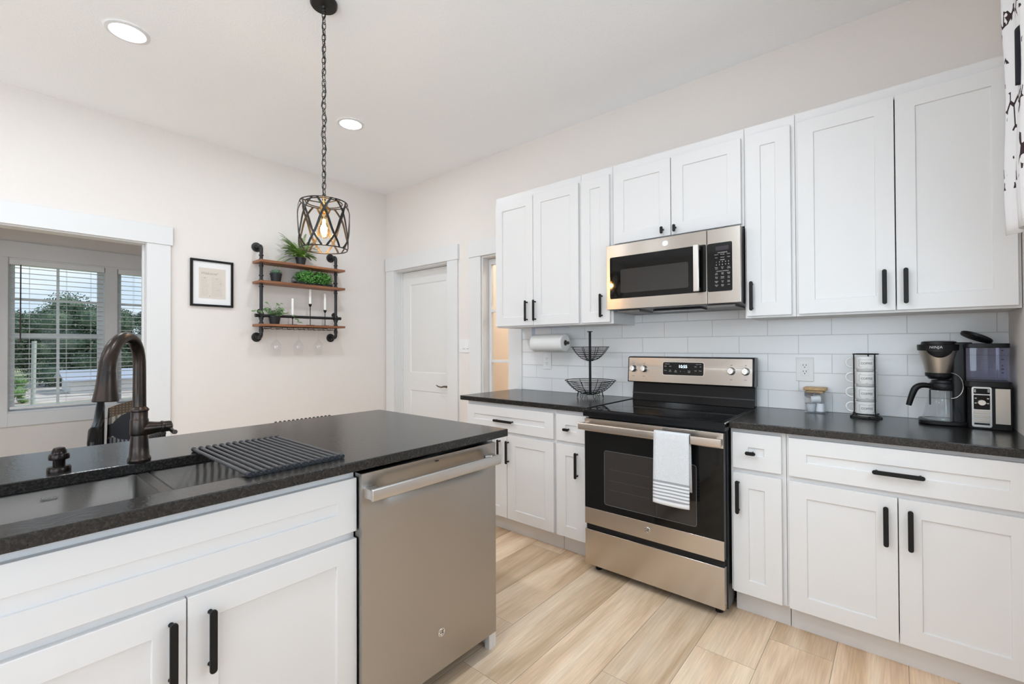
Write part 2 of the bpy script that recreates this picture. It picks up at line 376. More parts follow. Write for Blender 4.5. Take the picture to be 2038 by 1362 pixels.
# jambs
mb = MB(); mb.box(.148, .166, .0, .115, 0, 2.085); mb.box(1.002, 1.02, 0, .115, 0, 2.085); mb.box(.166, 1.002, 0, .115, 2.067, 2.085); mb.box(.166, .178, .075, .088, 0, 2.067)
struct(build('trim_5', mb, TRIM, bevel=.001))
mb = MB(); mb.box(1.44, 1.462, 0, .115, 0, 2.075); mb.box(1.765, 1.785, 0, .115, 0, 2.075); mb.box(1.462, 1.765, 0, .115, 2.055, 2.075)
struct(build('trim_6', mb, TRIM, bevel=.001))
mb = MB(); mb.box(-.116, .001, -2.097, -2.085, 0, 2.055); mb.box(-.116, .001, -3.95, -3.938, 0, 2.055); mb.box(-.116, .001, -3.938, -2.097, 2.043, 2.055)
mb.box(-.07, -.045, -2.110, -2.097, 0, 2.043)
struct(build('trim_7', mb, TRIM, bevel=.001))
# baseboards
mb = MB(); mb.box(0, .014, -1.945, -.02, 0, .13); struct(build('baseboard_left', mb, TRIM, bevel=.003))
mb = MB(); mb.box(1.165, 1.30, -.014, 0, 0, .13); struct(build('baseboard_back', mb, TRIM, bevel=.003))
mb = MB(); mb.box(-1.60, -1.586, -5.2, 1, 0, .13); struct(build('baseboard_nook', mb, TRIM, bevel=.003))

def raised_panel(mb, x0, x1, z0, z1, yf, d=.008, w=.018):
    """sunk moulded panel on a face that looks to -y"""
    a = [(x0, z0), (x1, z0), (x1, z1), (x0, z1)]
    def ring(o, y): return [(x0 + o, y, z0 + o), (x1 - o, y, z0 + o), (x1 - o, y, z1 - o), (x0 + o, y, z1 - o)]
    R = [ring(0, yf), ring(w * .5, yf + d), ring(w, yf + d * .75), ring(w * 1.9, yf + d * .3)]
    vs = sum(R, []); fs = []
    for i in range(3):
        for k in range(4): fs.append((i * 4 + k, i * 4 + (k + 1) % 4, i * 4 + 4 + (k + 1) % 4, i * 4 + 4 + k))
    fs.append((12, 13, 14, 15)); mb.add(vs, fs)
def door_slab():
    d = bpy.data.objects.new('door_1', None); COL.objects.link(d); d.location = (.178, .088, .01); struct(d)
    mb = MB(); x0, x1, z0, z1, y0 = .178, .998, .012, 2.062, .088
    xs = (x0, x0 + .125, x1 - .125, x1); zs = (z0, z0 + .24, .808, .995, 1.925, z1)
    for i in range(3):
        for j in range(5):
            if i == 1 and j in (1, 3): raised_panel(mb, xs[1], xs[2], zs[j], zs[j + 1], y0)
            else: mb.add([(xs[i], y0, zs[j]), (xs[i + 1], y0, zs[j]), (xs[i + 1], y0, zs[j + 1]), (xs[i], y0, zs[j + 1])], [(0, 1, 2, 3)])
    mb.add([(x0, y0 + .035, z0), (x1, y0 + .035, z0), (x1, y0 + .035, z1), (x0, y0 + .035, z1), (x0, y0, z0), (x1, y0, z0), (x1, y0, z1), (x0, y0, z1)], [(0, 1, 2, 3), (0, 4, 5, 1), (1, 5, 6, 2), (2, 6, 7, 3), (3, 7, 4, 0)])
    build('door_panel', mb, DOORP, d, smooth=20)
    nick = mat('aged nickel', (.20, .165, .13), .32, 1)
    mb = MB(); mb.prism(rrect(.905, .965, .80, .99, .006), 'y', y0 - .006, y0)
    h = build('handle_plate', mb, nick, d, bevel=.001)
    mb = MB(); mb.lathe([(.026, 0), (.026, -.012), (.012, -.018), (.010, -.05)], (.935, y0 - .005, .875), 20, 'y')
    mb.tube([(.935, y0 - .05, .875), (.905, y0 - .055, .877), (.86, y0 - .055, .868), (.82, y0 - .055, .872), (.79, y0 - .055, .884)], [.010, .009, .007, .006, .005], 10)
    build('lever_handle', mb, nick, d)
door_slab()
def glazed_door():
    d = bpy.data.objects.new('door_2', None); COL.objects.link(d); d.location = (1.47, .07, .01); struct(d)
    mb = MB(); y0, y1 = .075, .110
    mb.box(1.464, 1.492, y0, y1, .01, 2.05); mb.box(1.735, 1.763, y0, y1, .01, 2.05); mb.box(1.492, 1.735, y0, y1, 2.0, 2.05); mb.box(1.492, 1.735, y0, y1, .01, .25)
    for z in (.69, 1.135, 1.583): mb.box(1.492, 1.735, y0 + .004, y1 - .004, z - .012, z + .012)
    build('sash', mb, TRIM, d, bevel=.002)
    mb = MB(); mb.box(1.490, 1.737, .090, .094, .24, 2.01); build('glass_pane', mb, PANE, d)
glazed_door()
mb = MB(); mb.lathe([(.07, 0), (.085, -.012), (.085, -.05), (.05, -.085), (.001, -.095)], (2.15, .9, CH - .001), 24)
tag(build('ceiling_lamp', mb, mat('warm lamp glass', (.9, .8, .6), .4, emit=((1, .72, .42), 4.0))), 'small warm lit ceiling lamp in the hall behind the narrow glazed door', 'lamp')
pl = bpy.data.lights.new('hall_lamp', 'POINT'); pl.energy = 27; pl.color = (1, .88, .77); pl.shadow_soft_size = .09
po = bpy.data.objects.new('hall_lamp', pl); COL.objects.link(po); po.location = (2.15, .9, CH - .2)

# ------------------------------------------------------------------ nook window, blinds
def window(n, axis, face, sg, ylist, z0, z1, out):
    r = bpy.data.objects.new('window_%d' % n, None); COL.objects.link(r); r.location = (face, ylist[0][0], z0); struct(r)
    def bx(mb, a0, a1, u0, u1, c0, c1): mb.box(face - sg * a0, face - sg * a1, u0, u1, c0, c1)
    mb = MB(); ya, yb = ylist[0][0], ylist[-1][1]
    # flat casing on the room face, plus frame inside the opening
    bx(mb, 0, -.02, ya - .11, ya, z0 - .115, z1); bx(mb, 0, -.02, yb, yb + .11, z0 - .115, z1)
    bx(mb, 0, -.026, ya - .115, yb + .115, z1, z1 + .14); bx(mb, 0, -.02, ya, yb, z0 - .115, z0)
    build('casing', mb, TRIM, r, bevel=.0015)
    mb = MB(); zm = (z0 + z1) / 2
    bx(mb, 0, .115, ya - .012, ya + .005, z0, z1); bx(mb, 0, .115, yb - .005, yb + .012, z0, z1); bx(mb, 0, .115, ya + .005, yb - .005, z1 - .012, z1 + .01); bx(mb, 0, .115, ya + .005, yb - .005, z0 - .01, z0 + .015)
    for (a, b), (c, d) in zip(ylist, ylist[1:]): bx(mb, -.001, .114, b, c, z0 + .015, z1 - .012)
    build('window_frame', mb, TRIM, r)
    for a, b in ylist:
        s = MB(); 
        for (p, q, dd) in ((z0 + .012, zm + .02, .078), (zm - .02, z1 - .012, .10)):
            bx(s, dd, dd + .022, a, a + .045, p, q); bx(s, dd, dd + .022, b - .045, b, p, q); bx(s, dd, dd + .022, a + .045, b - .045, p, p + .04); bx(s, dd, dd + .022, a + .045, b - .045, q - .04, q)
            c = (a + b) / 2; bx(s, dd + .006, dd + .018, c - .010, c + .010, p + .04, q - .04); e = (p + q) / 2; bx(s, dd + .007, dd + .017, a + .045, b - .045, e - .009, e + .009) if dd > .09 else None
        so_ = build('sash', s, TRIM, r)
        g = MB(); bx(g, .110, .113, a + .02, b - .02, z0 + .02, z1 - .02); build('glass_pane', g, PANE, so_)
    return r
window(1, 'x', -1.60, 1, [(-2.735, -2.10), (-2.01, -1.375)], .705, 2.058, -1)
def window_right():
    r = bpy.data.objects.new('window_2', None); COL.objects.link(r); r.location = (RW, -2.15, 1.2); struct(r)
    mb = MB()
    for y0, y1, z0, z1 in ((-2.25, -2.15, 1.2, 2.3), (-.95, -.85, 1.2, 2.3), (-2.25, -.85, 2.3, 2.42), (-2.25, -.85, 1.1, 1.2)): mb.box(RW - .018, RW, y0, y1, z0, z1)
    build('casing', mb, TRIM, r)
    mb = MB()
    for y0, y1, z0, z1 in ((-2.15, -2.10, 1.2, 2.3), (-1.0, -.95, 1.2, 2.3), (-2.10, -1.0, 2.25, 2.3), (-2.10, -1.0, 1.2, 1.25), (-2.10, -1.0, 1.73, 1.78)): mb.box(RW + .02, RW + .06, y0, y1, z0, z1)
    build('sash', mb, TRIM, r)
    mb = MB(); mb.box(RW + .036, RW + .04, -2.11, -.99, 1.24, 2.26); build('glass_pane', mb, PANE, r)
    r = bpy.data.objects.new('window_3', None); COL.objects.link(r); r.location = (2.6, YR, .5); struct(r)  # unseen rear window, added as an opening for fill light
    mb = MB()
    for x0, x1, z0, z1 in ((2.5, 2.6, .5, 2.4), (4.4, 4.5, .5, 2.4), (2.5, 4.5, 2.4, 2.52), (2.5, 4.5, .38, .5)): mb.box(x0, x1, YR, YR + .02, z0, z1)
    for x in (2.6, 3.48, 4.355): mb.box(x, x + .045, YR - .08, YR - .04, .5, 2.4)
    for z in (.5, 1.43, 2.355): mb.box(2.645, 3.48, YR - .078, YR - .042, z, z + .045); mb.box(3.525, 4.355, YR - .078, YR - .042, z, z + .045)
    build('window_frame', mb, TRIM, r)
    r = bpy.data.objects.new('window_4', None); COL.objects.link(r); r.location = (RW, -5.6, .3); struct(r)  # unseen patio window, made up to bring in more side light
    mb = MB()
    for y0, y1, z0, z1 in ((-5.7, -5.6, .3, 2.4), (-3.3, -3.2, .3, 2.4), (-5.7, -3.2, 2.4, 2.5), (-5.7, -3.2, .2, .3)): mb.box(RW - .018, RW, y0, y1, z0, z1)
    for y in (-5.6, -4.47, -3.345): mb.box(RW + .02, RW + .06, y, y + .045, .3, 2.4)
    for z in (.3, 2.355): mb.box(RW + .022, RW + .058, -5.555, -4.47, z, z + .045); mb.box(RW + .022, RW + .058, -4.425, -3.345, z, z + .045)
    build('window_frame', mb, TRIM, r)
window_right()
SLAT = mat('white blind slat', (.80, .80, .79), .45)
def blind(ya, yb, lab, wand=True):
    t = thing('window_blind', lab, 'blind', (-1.59, ya, .72), group='slatted blinds on the nook window')
    mb = MB(); mb.box(-1.655, -1.598, ya + .006, yb - .006, 2.0, 2.045); build('headrail', mb, SLAT, t, bevel=.002)
    mb = MB(); z = 1.975
    while z > .775:
        vs = []
        for y in (ya + .012, yb - .012):
            for k in range(5):
                u = k / 4 - .5; vs.append((-1.626 + u * .05, y, z + .0028 * (1 - 4 * u * u) - u * .0028))
        mb.add(vs, [(k, k + 1, 5 + k + 1, 5 + k) for k in range(4)]); z -= .0445
    build('slats', mb, SLAT, t, solid=.0025, smooth=60)
    mb = MB(); mb.box(-1.651, -1.601, ya + .012, yb - .012, .735, .757); build('bottom_rail', mb, SLAT, t, bevel=.003)
    mb = MB()
    for y in (ya + .13, (ya + yb) / 2 + .05, yb - .10):
        for x in (-1.6505, -1.6015): mb.tube([(x, y, .745), (x, y, 2.01)], .0009, 6)
    build('ladder_cords', mb, SLAT, t)
    if wand: mb = MB(); mb.tube([(-1.592, ya + .075, 2.0), (-1.588, ya + .074, 1.32)], .0045, 8); build('tilt_wand', mb, mat('brown wand', (.06, .03, .03), .4), t)
blind(-2.735, -2.10, 'white slatted blind with a dark tilt wand, over the fully visible window half')
blind(-2.01, -1.375, 'white slatted blind on the narrow strip of window right behind the faucet spout', False)

# ------------------------------------------------------------------ outdoors
GRASS = mat('dry lawn', (.42, .40, .24), .95, mott=(.35, (.20, .30, .10), .4, .65))
mb = MB(); mb.box(-160, -1.9, -110, 110, -2.2, -1.9); struct(build('ground_outside', mb, GRASS, smooth=0))
mb = MB(); mb.box(-62, -33, -40, 40, -1.899, -1.87)
struct(build('ground_path', mb, mat('pale gravel', (.55, .50, .44), .95, mott=(.8, (.40, .33, .30), .4, .6)), smooth=0))
def leafmat(name, a, b):
    return mat(name, a, .7, mott=(2.2, b, .4, .62))
LEAF1 = leafmat('dark tree leaf', (.055, .095, .060), (.115, .165, .095)); LEAF2 = leafmat('light tree leaf', (.10, .19, .06), (.20, .32, .10))
BARK = mat('bark', (.10, .075, .055), .9)
def tree(loc, h, rad, lm, lab, seed, low=.12):
    R = random.Random(seed); t = thing('tree', lab, 'tree', loc, group='trees beyond the yard')
    mb = MB(); mb.tube([(0, 0, 0), (.1, .05, h * .3), (0, .1, h * .7)], [.05 * rad, .04 * rad, .015 * rad], 8)
    for k in range(5):
        a = R.random() * 6.28; mb.tube([(0, .05, h * .35), (math.cos(a) * rad * .6, math.sin(a) * rad * .6, h * R.uniform(.55, .85))], [.025 * rad, .008 * rad], 6)
    build('trunk', mb, BARK, t, local=True)
    mb = MB(); blobs = [(R.uniform(-1, 1) * rad * .7, R.uniform(-1, 1) * rad * .7, h * R.uniform(low, .92), rad * R.uniform(.28, .5)) for _ in range(26)]
    for b in blobs: mb.ell(b[:3], b[3] * .70, b[3] * .70, b[3] * .56, 10, 7)
    for b in blobs:
        for _ in range(int(1000 if rad > 1 else 160)):
            v = Vector((R.gauss(0, 1), R.gauss(0, 1), R.gauss(0, 1))).normalized() * b[3] * R.uniform(.68, 1.15); v.z *= .8
            c = Vector(b[:3]) + v; s = R.uniform(.05, .105) * (1 if rad > 1 else .5); a = Vector((R.gauss(0, 1), R.gauss(0, 1), R.gauss(0, 1))).normalized(); q = a.orthogonal().normalized(); e = a.cross(q)
            mb.add([c - q * s, c + e * s * .6, c + q * s, c - e * s * .6], [(0, 1, 2, 3)])
    build('foliage', mb, lm, t, local=True, smooth=0)
tree((-50, 3.7, -1.9), 7.2, 3.3, LEAF1, 'tallest dark tree, its crown standing above the white shed', 1)
tree((-60, -.7, -1.9), 6.6, 3.2, LEAF1, 'dark bushy tree behind the pale utility pole', 3)
tree((-60, 8.2, -1.9), 7.4, 3.2, LEAF1, 'dark tree seen through the narrow second half of the window', 2)
tree((-69, 3.2, -1.9), 7.0, 3.4, LEAF1, 'dark tree in the gap between the pole and the tallest tree', 6)
tree((-80, 8.6, -1.9), 8.4, 3.6, LEAF1, 'dark tree behind the others, above the wide post between the two window halves', 5)
tree((-34, -1.6, -1.9), 1.5, .8, LEAF2, 'low light green bush at the outer edge of the window view', 4)
SHEDW = mat('white metal siding', (.72, .70, .66), .6); SHEDR = mat('blue grey metal roof', (.40, .43, .50), .5)
t = thing('shed', 'long low white shed with a grey metal roof, out beyond the window', 'shed', (-42, 1.4, -1.87))
mb = MB(); mb.box(-44, -39, 1.4, 15, -1.87, -.94); build('walls', mb, SHEDW, t)
mb = MB(); mb.prism([(-44.4, -1.0), (-41.5, -.42), (-38.6, -1.0), (-38.6, -.92), (-41.5, -.32), (-44.4, -.92)], 'y', 1.0, 15.4); build('roof', mb, SHEDR, t)
mb = MB(); mb.box(-38.99, -38.94, 5.6, 6.4, -1.35, -1.05); build('shed_window', mb, mat('teal pane', (.05, .30, .27), .3), t)
mb = MB(); mb.tube([(-22, -1.40, -1.9), (-22, -1.36, 1.55)], .075, 10)
tag(build('utility_pole', mb, mat('weathered grey wood', (.42, .42, .40), .9)), 'pale grey wooden pole standing in the yard, in front of the trees', 'pole')

# ------------------------------------------------------------------ cabinets
ST = .066
def shaker(mb, x0, x1, z0, z1, yf=-.020, yb=0, st=ST, rec=.007):
    """frame-and-panel front, face to -y"""
    q = lambda o, y: [(x0 + o[0], y, z0 + o[1]), (x1 - o[0], y, z0 + o[1]), (x1 - o[0], y, z1 - o[1]), (x0 + o[0], y, z1 - o[1])]
    o = (st, min(st, (z1 - z0) * .5 - .018)); o = (min(st, (x1 - x0) * .5 - .03), o[1])
    R = [q((0, 0), yb), q((0, 0), yf), q(o, yf), q((o[0] + .0012, o[1] + .0012), yf + rec)]; vs = sum(R, []); fs = [(3, 2, 1, 0)]
    for i in range(3):
        for k in range(4): fs.append((i * 4 + k, i * 4 + (k + 1) % 4, i * 4 + 4 + (k + 1) % 4, i * 4 + 4 + k))
    fs.append((12, 13, 14, 15)); return mb.add(vs, fs)
def pull(L, vertical):
    bar, posts = MB(), []
    wd = .0165
    poly = rrect(-L / 2, L / 2, -wd / 2, wd / 2, wd / 2 - .0003, 6); poly = [(b, a) for a, b in poly] if vertical else poly
    bar.prism(poly, 'y', -.030, -.0235)
    p = MB()
    for s in ((-1, 1) if L > .06 else (.15,)):
        d = s * (L / 2 - .013) if L > .06 else .006
        c = (0, 0, d) if vertical else (d, 0, 0)
        p.lathe([(.0062, 0), (.0045, -.004), (.0042, -.025)], c, 12, 'y')
    return bar, p
PULLS = {}
def add_pull(parent, x, z, L, vertical):
    """x,z in the cabinet's own coordinates; the pull sits on the front's face"""
    key = (L, vertical)
    if key not in PULLS:
        b, p = pull(L, vertical); b.add(p.v, p.f); o = build('handle', b, BLK, None, bevel=.0008); PULLS[key] = o.data; bpy.data.objects.remove(o)
    o = bpy.data.objects.new('handle', PULLS[key]); COL.objects.link(o); o.parent = parent; o.location = (x, -.020, z)
    k = o.modifiers.new('bevel', 'BEVEL'); k.width = .001; k.segments = 2; k.limit_method = 'ANGLE'
def cabinet(name, lab, cat, x0, yf, z0, z1, width, depth, fronts, rz=0, toe=None, group=None, top_open=False, rail=.033):
    """origin on the face-frame plane; local +x along the front, local -y out of the front"""
    t = thing(name, lab, cat, (x0, yf, 0), rz, group); W = width; a = .0004
    mb = MB(); mb.box(a, .018, .018, depth, z0, z1); mb.box(W - .018, W - a, .018, depth, z0, z1); mb.box(.018, W - .018, .018, depth, z0, z0 + .016)
    mb.box(.018, W - .018, depth - .006, depth, z0 + .016, z1)
    if not top_open: mb.box(.018, W - .018, .018, depth, z1 - .016, z1)
    build('carcass', mb, CAB, t, local=True, smooth=0)
    mb = MB(); mb.box(a, .038, 0, .018, z0, z1); mb.box(W - .038, W - a, 0, .018, z0, z1); mb.box(.038, W - .038, 0, .018, z1 - rail, z1); mb.box(.038, W - .038, 0, .018, z0, z0 + .03)
    for r in sorted({f[3] for f in fronts if f[0] == 'drawer'}): mb.box(.038, W - .038, 0, .018, r - .045, r + .02)
    if name.startswith('wall'): mb.box(.038, W - .038, .0, .018, z1 - .06, z1 - rail)
    build('face_frame', mb, CAB, t, local=True, smooth=0)
    if toe: mb = MB(); mb.box(.001, W - .001, toe, toe + .016, 0, z0 - .001); build('toe_kick', mb, CAB, t, local=True, smooth=0)
    for kind, xa, xb, za, zb, hs in fronts:
        mb = MB(); shaker(mb, xa, xb, za, zb)
        d = build('door' if kind == 'door' else 'drawer', mb, CAB, t, local=True, bevel=.0011, smooth=0)
        if hs: add_pull(d, *hs)
    return t
# perimeter base cabinets (face frame plane y=-.612)
YF = -.612
def X(o, *fr): return [(k, a - o, b - o, c, d, (h[0] - o, *h[1:]) if h else None) for k, a, b, c, d, h in fr]
o = 1.905
cabinet('base_cabinet', 'wide white base cabinet nearest the light switch, one drawer over two doors', 'cabinet', o, YF, .122, .882, .770, .61,
        X(o, ('drawer', 1.912, 2.662, .697, .857, (2.266, .768, .165, False)), ('door', 1.912, 2.285, .125, .677, (2.225, .567, .152, True)), ('door', 2.289, 2.662, .125, .677, (2.299, .567, .152, True))), toe=.075, group='base cabinets along the wall')
# the second handle sits near the gap; shift handled above
o = 2.676
cabinet('base_cabinet', 'narrow white base cabinet touching the oven side that has the wire baskets', 'cabinet', o, YF, .122, .882, .228, .61,
        X(o, ('drawer', 2.684, 2.894, .697, .857, (2.768, .770, .043, False)), ('door', 2.684, 2.894, .125, .677, (2.834, .567, .152, True))), toe=.075, group='base cabinets along the wall')
o = 3.670
cabinet('base_cabinet', 'narrow white base cabinet between the oven and the wide drawer cabinet under the mugs', 'cabinet', o, YF, .122, .882, .227, .61,
        X(o, ('drawer', 3.682, 3.880, .699, .864, (3.762, .777, .043, False)), ('door', 3.682, 3.880, .125, .677, (3.706, .569, .152, True))), toe=.075, group='base cabinets along the wall')
o = 3.898
cabinet('base_cabinet', 'wide white base cabinet under the coffee maker, with long drawer and two doors', 'cabinet', o, YF, .122, .882, .745, .61,
        X(o, ('drawer', 3.908, 4.632, .699, .864, (4.272, .771, .155, False)), ('door', 3.908, 4.2695, .125, .677, (4.235, .567, .154, True)), ('door', 4.2725, 4.632, .125, .677, (4.307, .567, .154, True))), toe=.075, group='base cabinets along the wall')
# wall cabinets (face frame plane y=-.317)
YU = -.317
o = 1.917
cabinet('wall_cabinet', 'tall two door white wall cabinet above the paper towel roll', 'cabinet', o, YU, 1.408, 2.403, .760, .316,
        X(o, ('door', 1.924, 2.283, 1.418, 2.353, (2.230, 1.522, .150, True)), ('door', 2.287, 2.664, 1.418, 2.353, (2.305, 1.522, .150, True))), group='white wall cabinets')
o = 2.678
cabinet('wall_cabinet', 'narrow white wall cabinet above the two tier wire basket', 'cabinet', o, YU, 1.408, 2.403, .231, .316,
        X(o, ('door', 2.686, 2.893, 1.418, 2.353, (2.838, 1.523, .150, True))), group='white wall cabinets')
o = 2.910
cabinet('wall_cabinet', 'short two door white wall cabinet directly over the microwave', 'cabinet', o, YU, 1.892, 2.403, .759, .316,
        X(o, ('door', 2.924, 3.284, 1.903, 2.353, (3.239, 1.935, .042, True)), ('door', 3.288, 3.656, 1.903, 2.353, (3.312, 1.935, .042, True))), group='white wall cabinets')
o = 3.670
cabinet('wall_cabinet', 'narrow white wall cabinet standing just past the microwave control panel', 'cabinet', o, YU, 1.408, 2.403, .227, .316,
        X(o, ('door', 3.681, 3.880, 1.418, 2.353, (3.706, 1.519, .150, True))), group='white wall cabinets')
o = 3.898
cabinet('wall_cabinet', 'largest white wall cabinet with two tall doors, above mugs and coffee maker', 'cabinet', o, YU, 1.408, 2.403, .745, .316,
        X(o, ('door', 3.910, 4.2705, 1.418, 2.353, (4.234, 1.520, .152, True)), ('door', 4.2745, 4.632, 1.418, 2.353, (4.305, 1.519, .152, True))), group='white wall cabinets')
# island cabinet under the sink: local +x runs along world +y, fronts look to +x
o = -3.055
cabinet('sink_cabinet', 'white island cabinet under the sink, false drawer panel over two doors', 'cabinet', 2.948, o, .122, .882, .914, .60,
        X(o, ('drawer', -3.045, -2.142, .688, .855, None), ('door', -3.045, -2.5935, .125, .665, (-2.624, .553, .154, True)), ('door', -2.5905, -2.142, .125, .665, (-2.544, .549, .154, True))), rz=PI / 2, toe=.075, top_open=True)
t = thing('island_cladding', 'white end panel closing the island beside the dishwasher', 'cabinet panel', (2.6, -1.50, 0))
mb = MB(); mb.prism([(2.347, 0), (2.966, 0), (2.966, .882), (2.347, .882)], 'y', -1.509, -1.491); build('end_panel', mb, CAB, t, bevel=.001)
mb = MB(); mb.box(2.940, 2.9655, -1.532, -1.5095, 0, .081); build('foot_block', mb, CAB, t)
mb = MB(); mb.box(2.93, 2.962, -1.535, -1.5095, .869, .882); build('top_rail', mb, CAB, t)
t = thing('island_cladding', 'white back of the island, facing the bar stools', 'cabinet panel', (2.33, -2.28, 0))
mb = MB(); mb.box(2.33, 2.346, -3.06, -1.491, 0, .882); build('back_panel', mb, CAB, t, bevel=.001)

# ------------------------------------------------------------------ countertops
def slab(name, lab, x0, x1, y0, y1, hole=None, zt=.914, zb=.8825):
    if hole:
        us = [x0, hole[0], hole[1], x1]; vs = [y0, hole[2], hole[3], y1]
    else: us = [x0, x1]; vs = [y0, y1]
    idx = {}; V, F = [], []
    ok = lambda i, j: 0 <= i < len(us) - 1 and 0 <= j < len(vs) - 1 and not (hole and i == 1 and j == 1)
    def vid(i, j, k):
        if (i, j, k) not in idx: idx[(i, j, k)] = len(V); V.append((us[i], vs[j], (zb, zt)[k]))
        return idx[(i, j, k)]
    for i in range(len(us) - 1):
        for j in range(len(vs) - 1):
            if not ok(i, j): continue
            for k in (0, 1): F.append([vid(i, j, k), vid(i + 1, j, k), vid(i + 1, j + 1, k), vid(i, j + 1, k)])
            for di, dj, a, b in ((-1, 0, (i, j), (i, j + 1)), (1, 0, (i + 1, j), (i + 1, j + 1)), (0, -1, (i, j), (i + 1, j)), (0, 1, (i, j + 1), (i + 1, j + 1))):
                if not ok(i + di, j + dj): F.append([vid(*a, 0), vid(*b, 0), vid(*b, 1), vid(*a, 1)])
    mb = MB(); mb.add(V, F); return tag(build(name, mb, GRAN, bevel=.003, smooth=0), lab, 'countertop')
slab('countertop', 'black leathered granite countertop under the two tier wire basket', 1.853, 2.9095, -.648, -.0105)
slab('countertop', 'black leathered granite countertop under the mugs and coffee maker', 3.6695, 4.6445, -.648, -.0105)
slab('island_countertop', 'large black granite island top with the sink and faucet', 2.041, 2.998, -3.30, -1.444, hole=(2.492, 2.898, -3.02, -2.185))

# ------------------------------------------------------------------ sink, faucet, soap pump, rack
GUN = mat('gunmetal sink steel', (.125, .117, .110), .48, 1, bump=(220, .0002, 2))
def sink():
    t = thing('kitchen_sink', 'gunmetal double bowl undermount sink in the island', 'sink', (2.69, -2.6, .88))
    def bowl(y0, y1, zt=.8815, zb=.67):
        x0, x1 = 2.488, 2.902; mb = MB(); rad = .018
        def ring(o, z, r): return [(a, b, z) for a, b in rrect(x0 + o, x1 - o, y0 + o, y1 - o, r, 4)]
        R = [ring(0, zt, rad), ring(.003, zb + .02, rad), ring(.018, zb, rad * .7)]; n = len(R[0]); vs = sum(R, []); fs = []
        for i in range(2):
            for k in range(n): fs.append((i * n + k, i * n + (k + 1) % n, (i + 1) * n + (k + 1) % n, (i + 1) * n + k))
        fs.append(tuple(2 * n + k for k in range(n))); mb.add(vs, fs); b = build('bowl', mb, GUN, t, solid=.0016)
        mb = MB(); c = ((x0 + x1) / 2 - .04, (y0 + y1) / 2, zb); mb.lathe([(.055, .0015), (.048, .004), (.04, .001), (.012, .001)], c, 24); build('drain', mb, CHROME, b)
    bowl(-3.024, -2.604); bowl(-2.570, -2.181)
    mb = MB(); mb.box(2.490, 2.900, -2.6015, -2.5725, .874, .8815); build('divider', mb, GUN, t, bevel=.003)
    mb = MB(); text(mb, 'Seeland', (2.4917, -2.791, .8565), (0, 1, 0), (0, 0, 1), .0115, shear=.35)
    build('engraved_name', mb, mat('engraved steel', (.62, .60, .57), .4, 1), t)
sink()
def faucet():
    bx, by = 2.470, -2.591; t = thing('faucet', 'tall oil rubbed bronze gooseneck kitchen faucet with bell spray head', 'faucet', (bx, by, .914))
    mb = MB(); mb.lathe([(.0285, 0), (.030, .004), (.029, .012), (.0255, .018), (.0235, .05), (.0215, .082), (.023, .084), (.0235, .088), (.0235, .128), (.0225, .132)], (bx, by, .9142), 32)
    build('base_column', mb, BRONZE, t)
    mb = MB(); mb.lathe([(.0225, .131), (.0215, .134), (.0215, .155), (.0245, .158), (.0245, .162), (.021, .166), (.0175, .170)], (bx, by, .9142), 32); build('collar', mb, BRONZE, t)
    d = Vector((.142, -.113, 0)).normalized(); reach = .150; z0 = 1.085; pts = []; rad = []
    for k in range(5): pts.append((bx, by, z0 + .115 * k / 4)); rad.append(.0175 - .0012 * k / 4)
    zc, rz_ = 1.200, .100
    for k in range(1, 15):
        a = PI * k / 14 * .985; f = ((1 - math.cos(a)) / 2) ** 1.25; p = Vector((bx, by, 0)) + d * reach * f
        pts.append((p.x, p.y, zc + rz_ * math.sin(a))); rad.append(.0163 + .0035 * max(0, (k - 7) / 7))
    build('spout', MB().tube(pts, rad, 20), BRONZE, t)
    e = Vector(pts[-1]); dn = (Vector(pts[-1]) - Vector(pts[-2])).normalized(); dn = (dn + Vector((0, 0, -1.2))).normalized()
    hp = [e - dn * .001, e + dn * .004, e + dn * .006, e + dn * .027, e + dn * .053, e + dn * .078, e + dn * .085, e + dn * .087]
    build('spray_head', MB().tube(hp, [.0196, .0200, .0204, .0218, .0245, .0285, .0295, .0270], 28), BRONZE, t)
    mb = MB(); mb.lathe([(.0225, .0), (.0220, .016), (.0185, .034), (.0165, .048)], (bx, by + .005, 1.0145), 24, 'y'); build('valve_arm', mb, BRONZE, t)
    mb = MB(); mb.lathe([(.0175, .049), (.0190, .051), (.0190, .056), (.0172, .058), (.0172, .070), (.0160, .076), (.008, .080)], (bx, by + .005, 1.0145), 24, 'y')
    mb.tube([(bx + .004, by + .074, 1.0125), (bx + .022, by + .077, 1.004), (bx + .040, by + .080, .998), (bx + .048, by + .081, 1.0)], [.008, .0062, .0062, .0072], 10)
    build('lever', mb, BRONZE, t)
faucet()
t = thing('soap_dispenser', 'short dark bronze soap pump on the island, nearest the image edge', 'soap dispenser', (2.436, -2.766, .914))
t['label'] = 'short dark bronze soap pump standing behind the larger sink bowl'
DBR = mat('dark bronze', (.020, .015, .013), .22, .8)
mb = MB(); mb.lathe([(.026, 0), (.026, .012), (.024, .016), (.014, .0175)], (2.436, -2.766, .9142), 28); build('base_ring', mb, DBR, t)
mb = MB(); mb.lathe([(.0135, .017), (.0135, .034), (.015, .035)], (2.436, -2.766, .9142), 20); build('stem', mb, DBR, t)
mb = MB(); mb.lathe([(.0175, .034), (.0225, .036), (.0228, .046), (.0215, .051), (.017, .053), (.0160, .060), (.012, .068), (.004, .070)], (2.436, -2.766, .9142), 28); build('pump_head', mb, DBR, t)
mb = MB(); mb.tube([(2.420, -2.769, .958), (2.392, -2.774, .957), (2.382, -2.776, .951)], [.008, .0065, .006], 10); build('spout', mb, DBR, t)
t = thing('drying_rack', 'black roll up drying rack of steel bars laid over the smaller sink bowl', 'drying rack', (2.68, -2.31, .914))
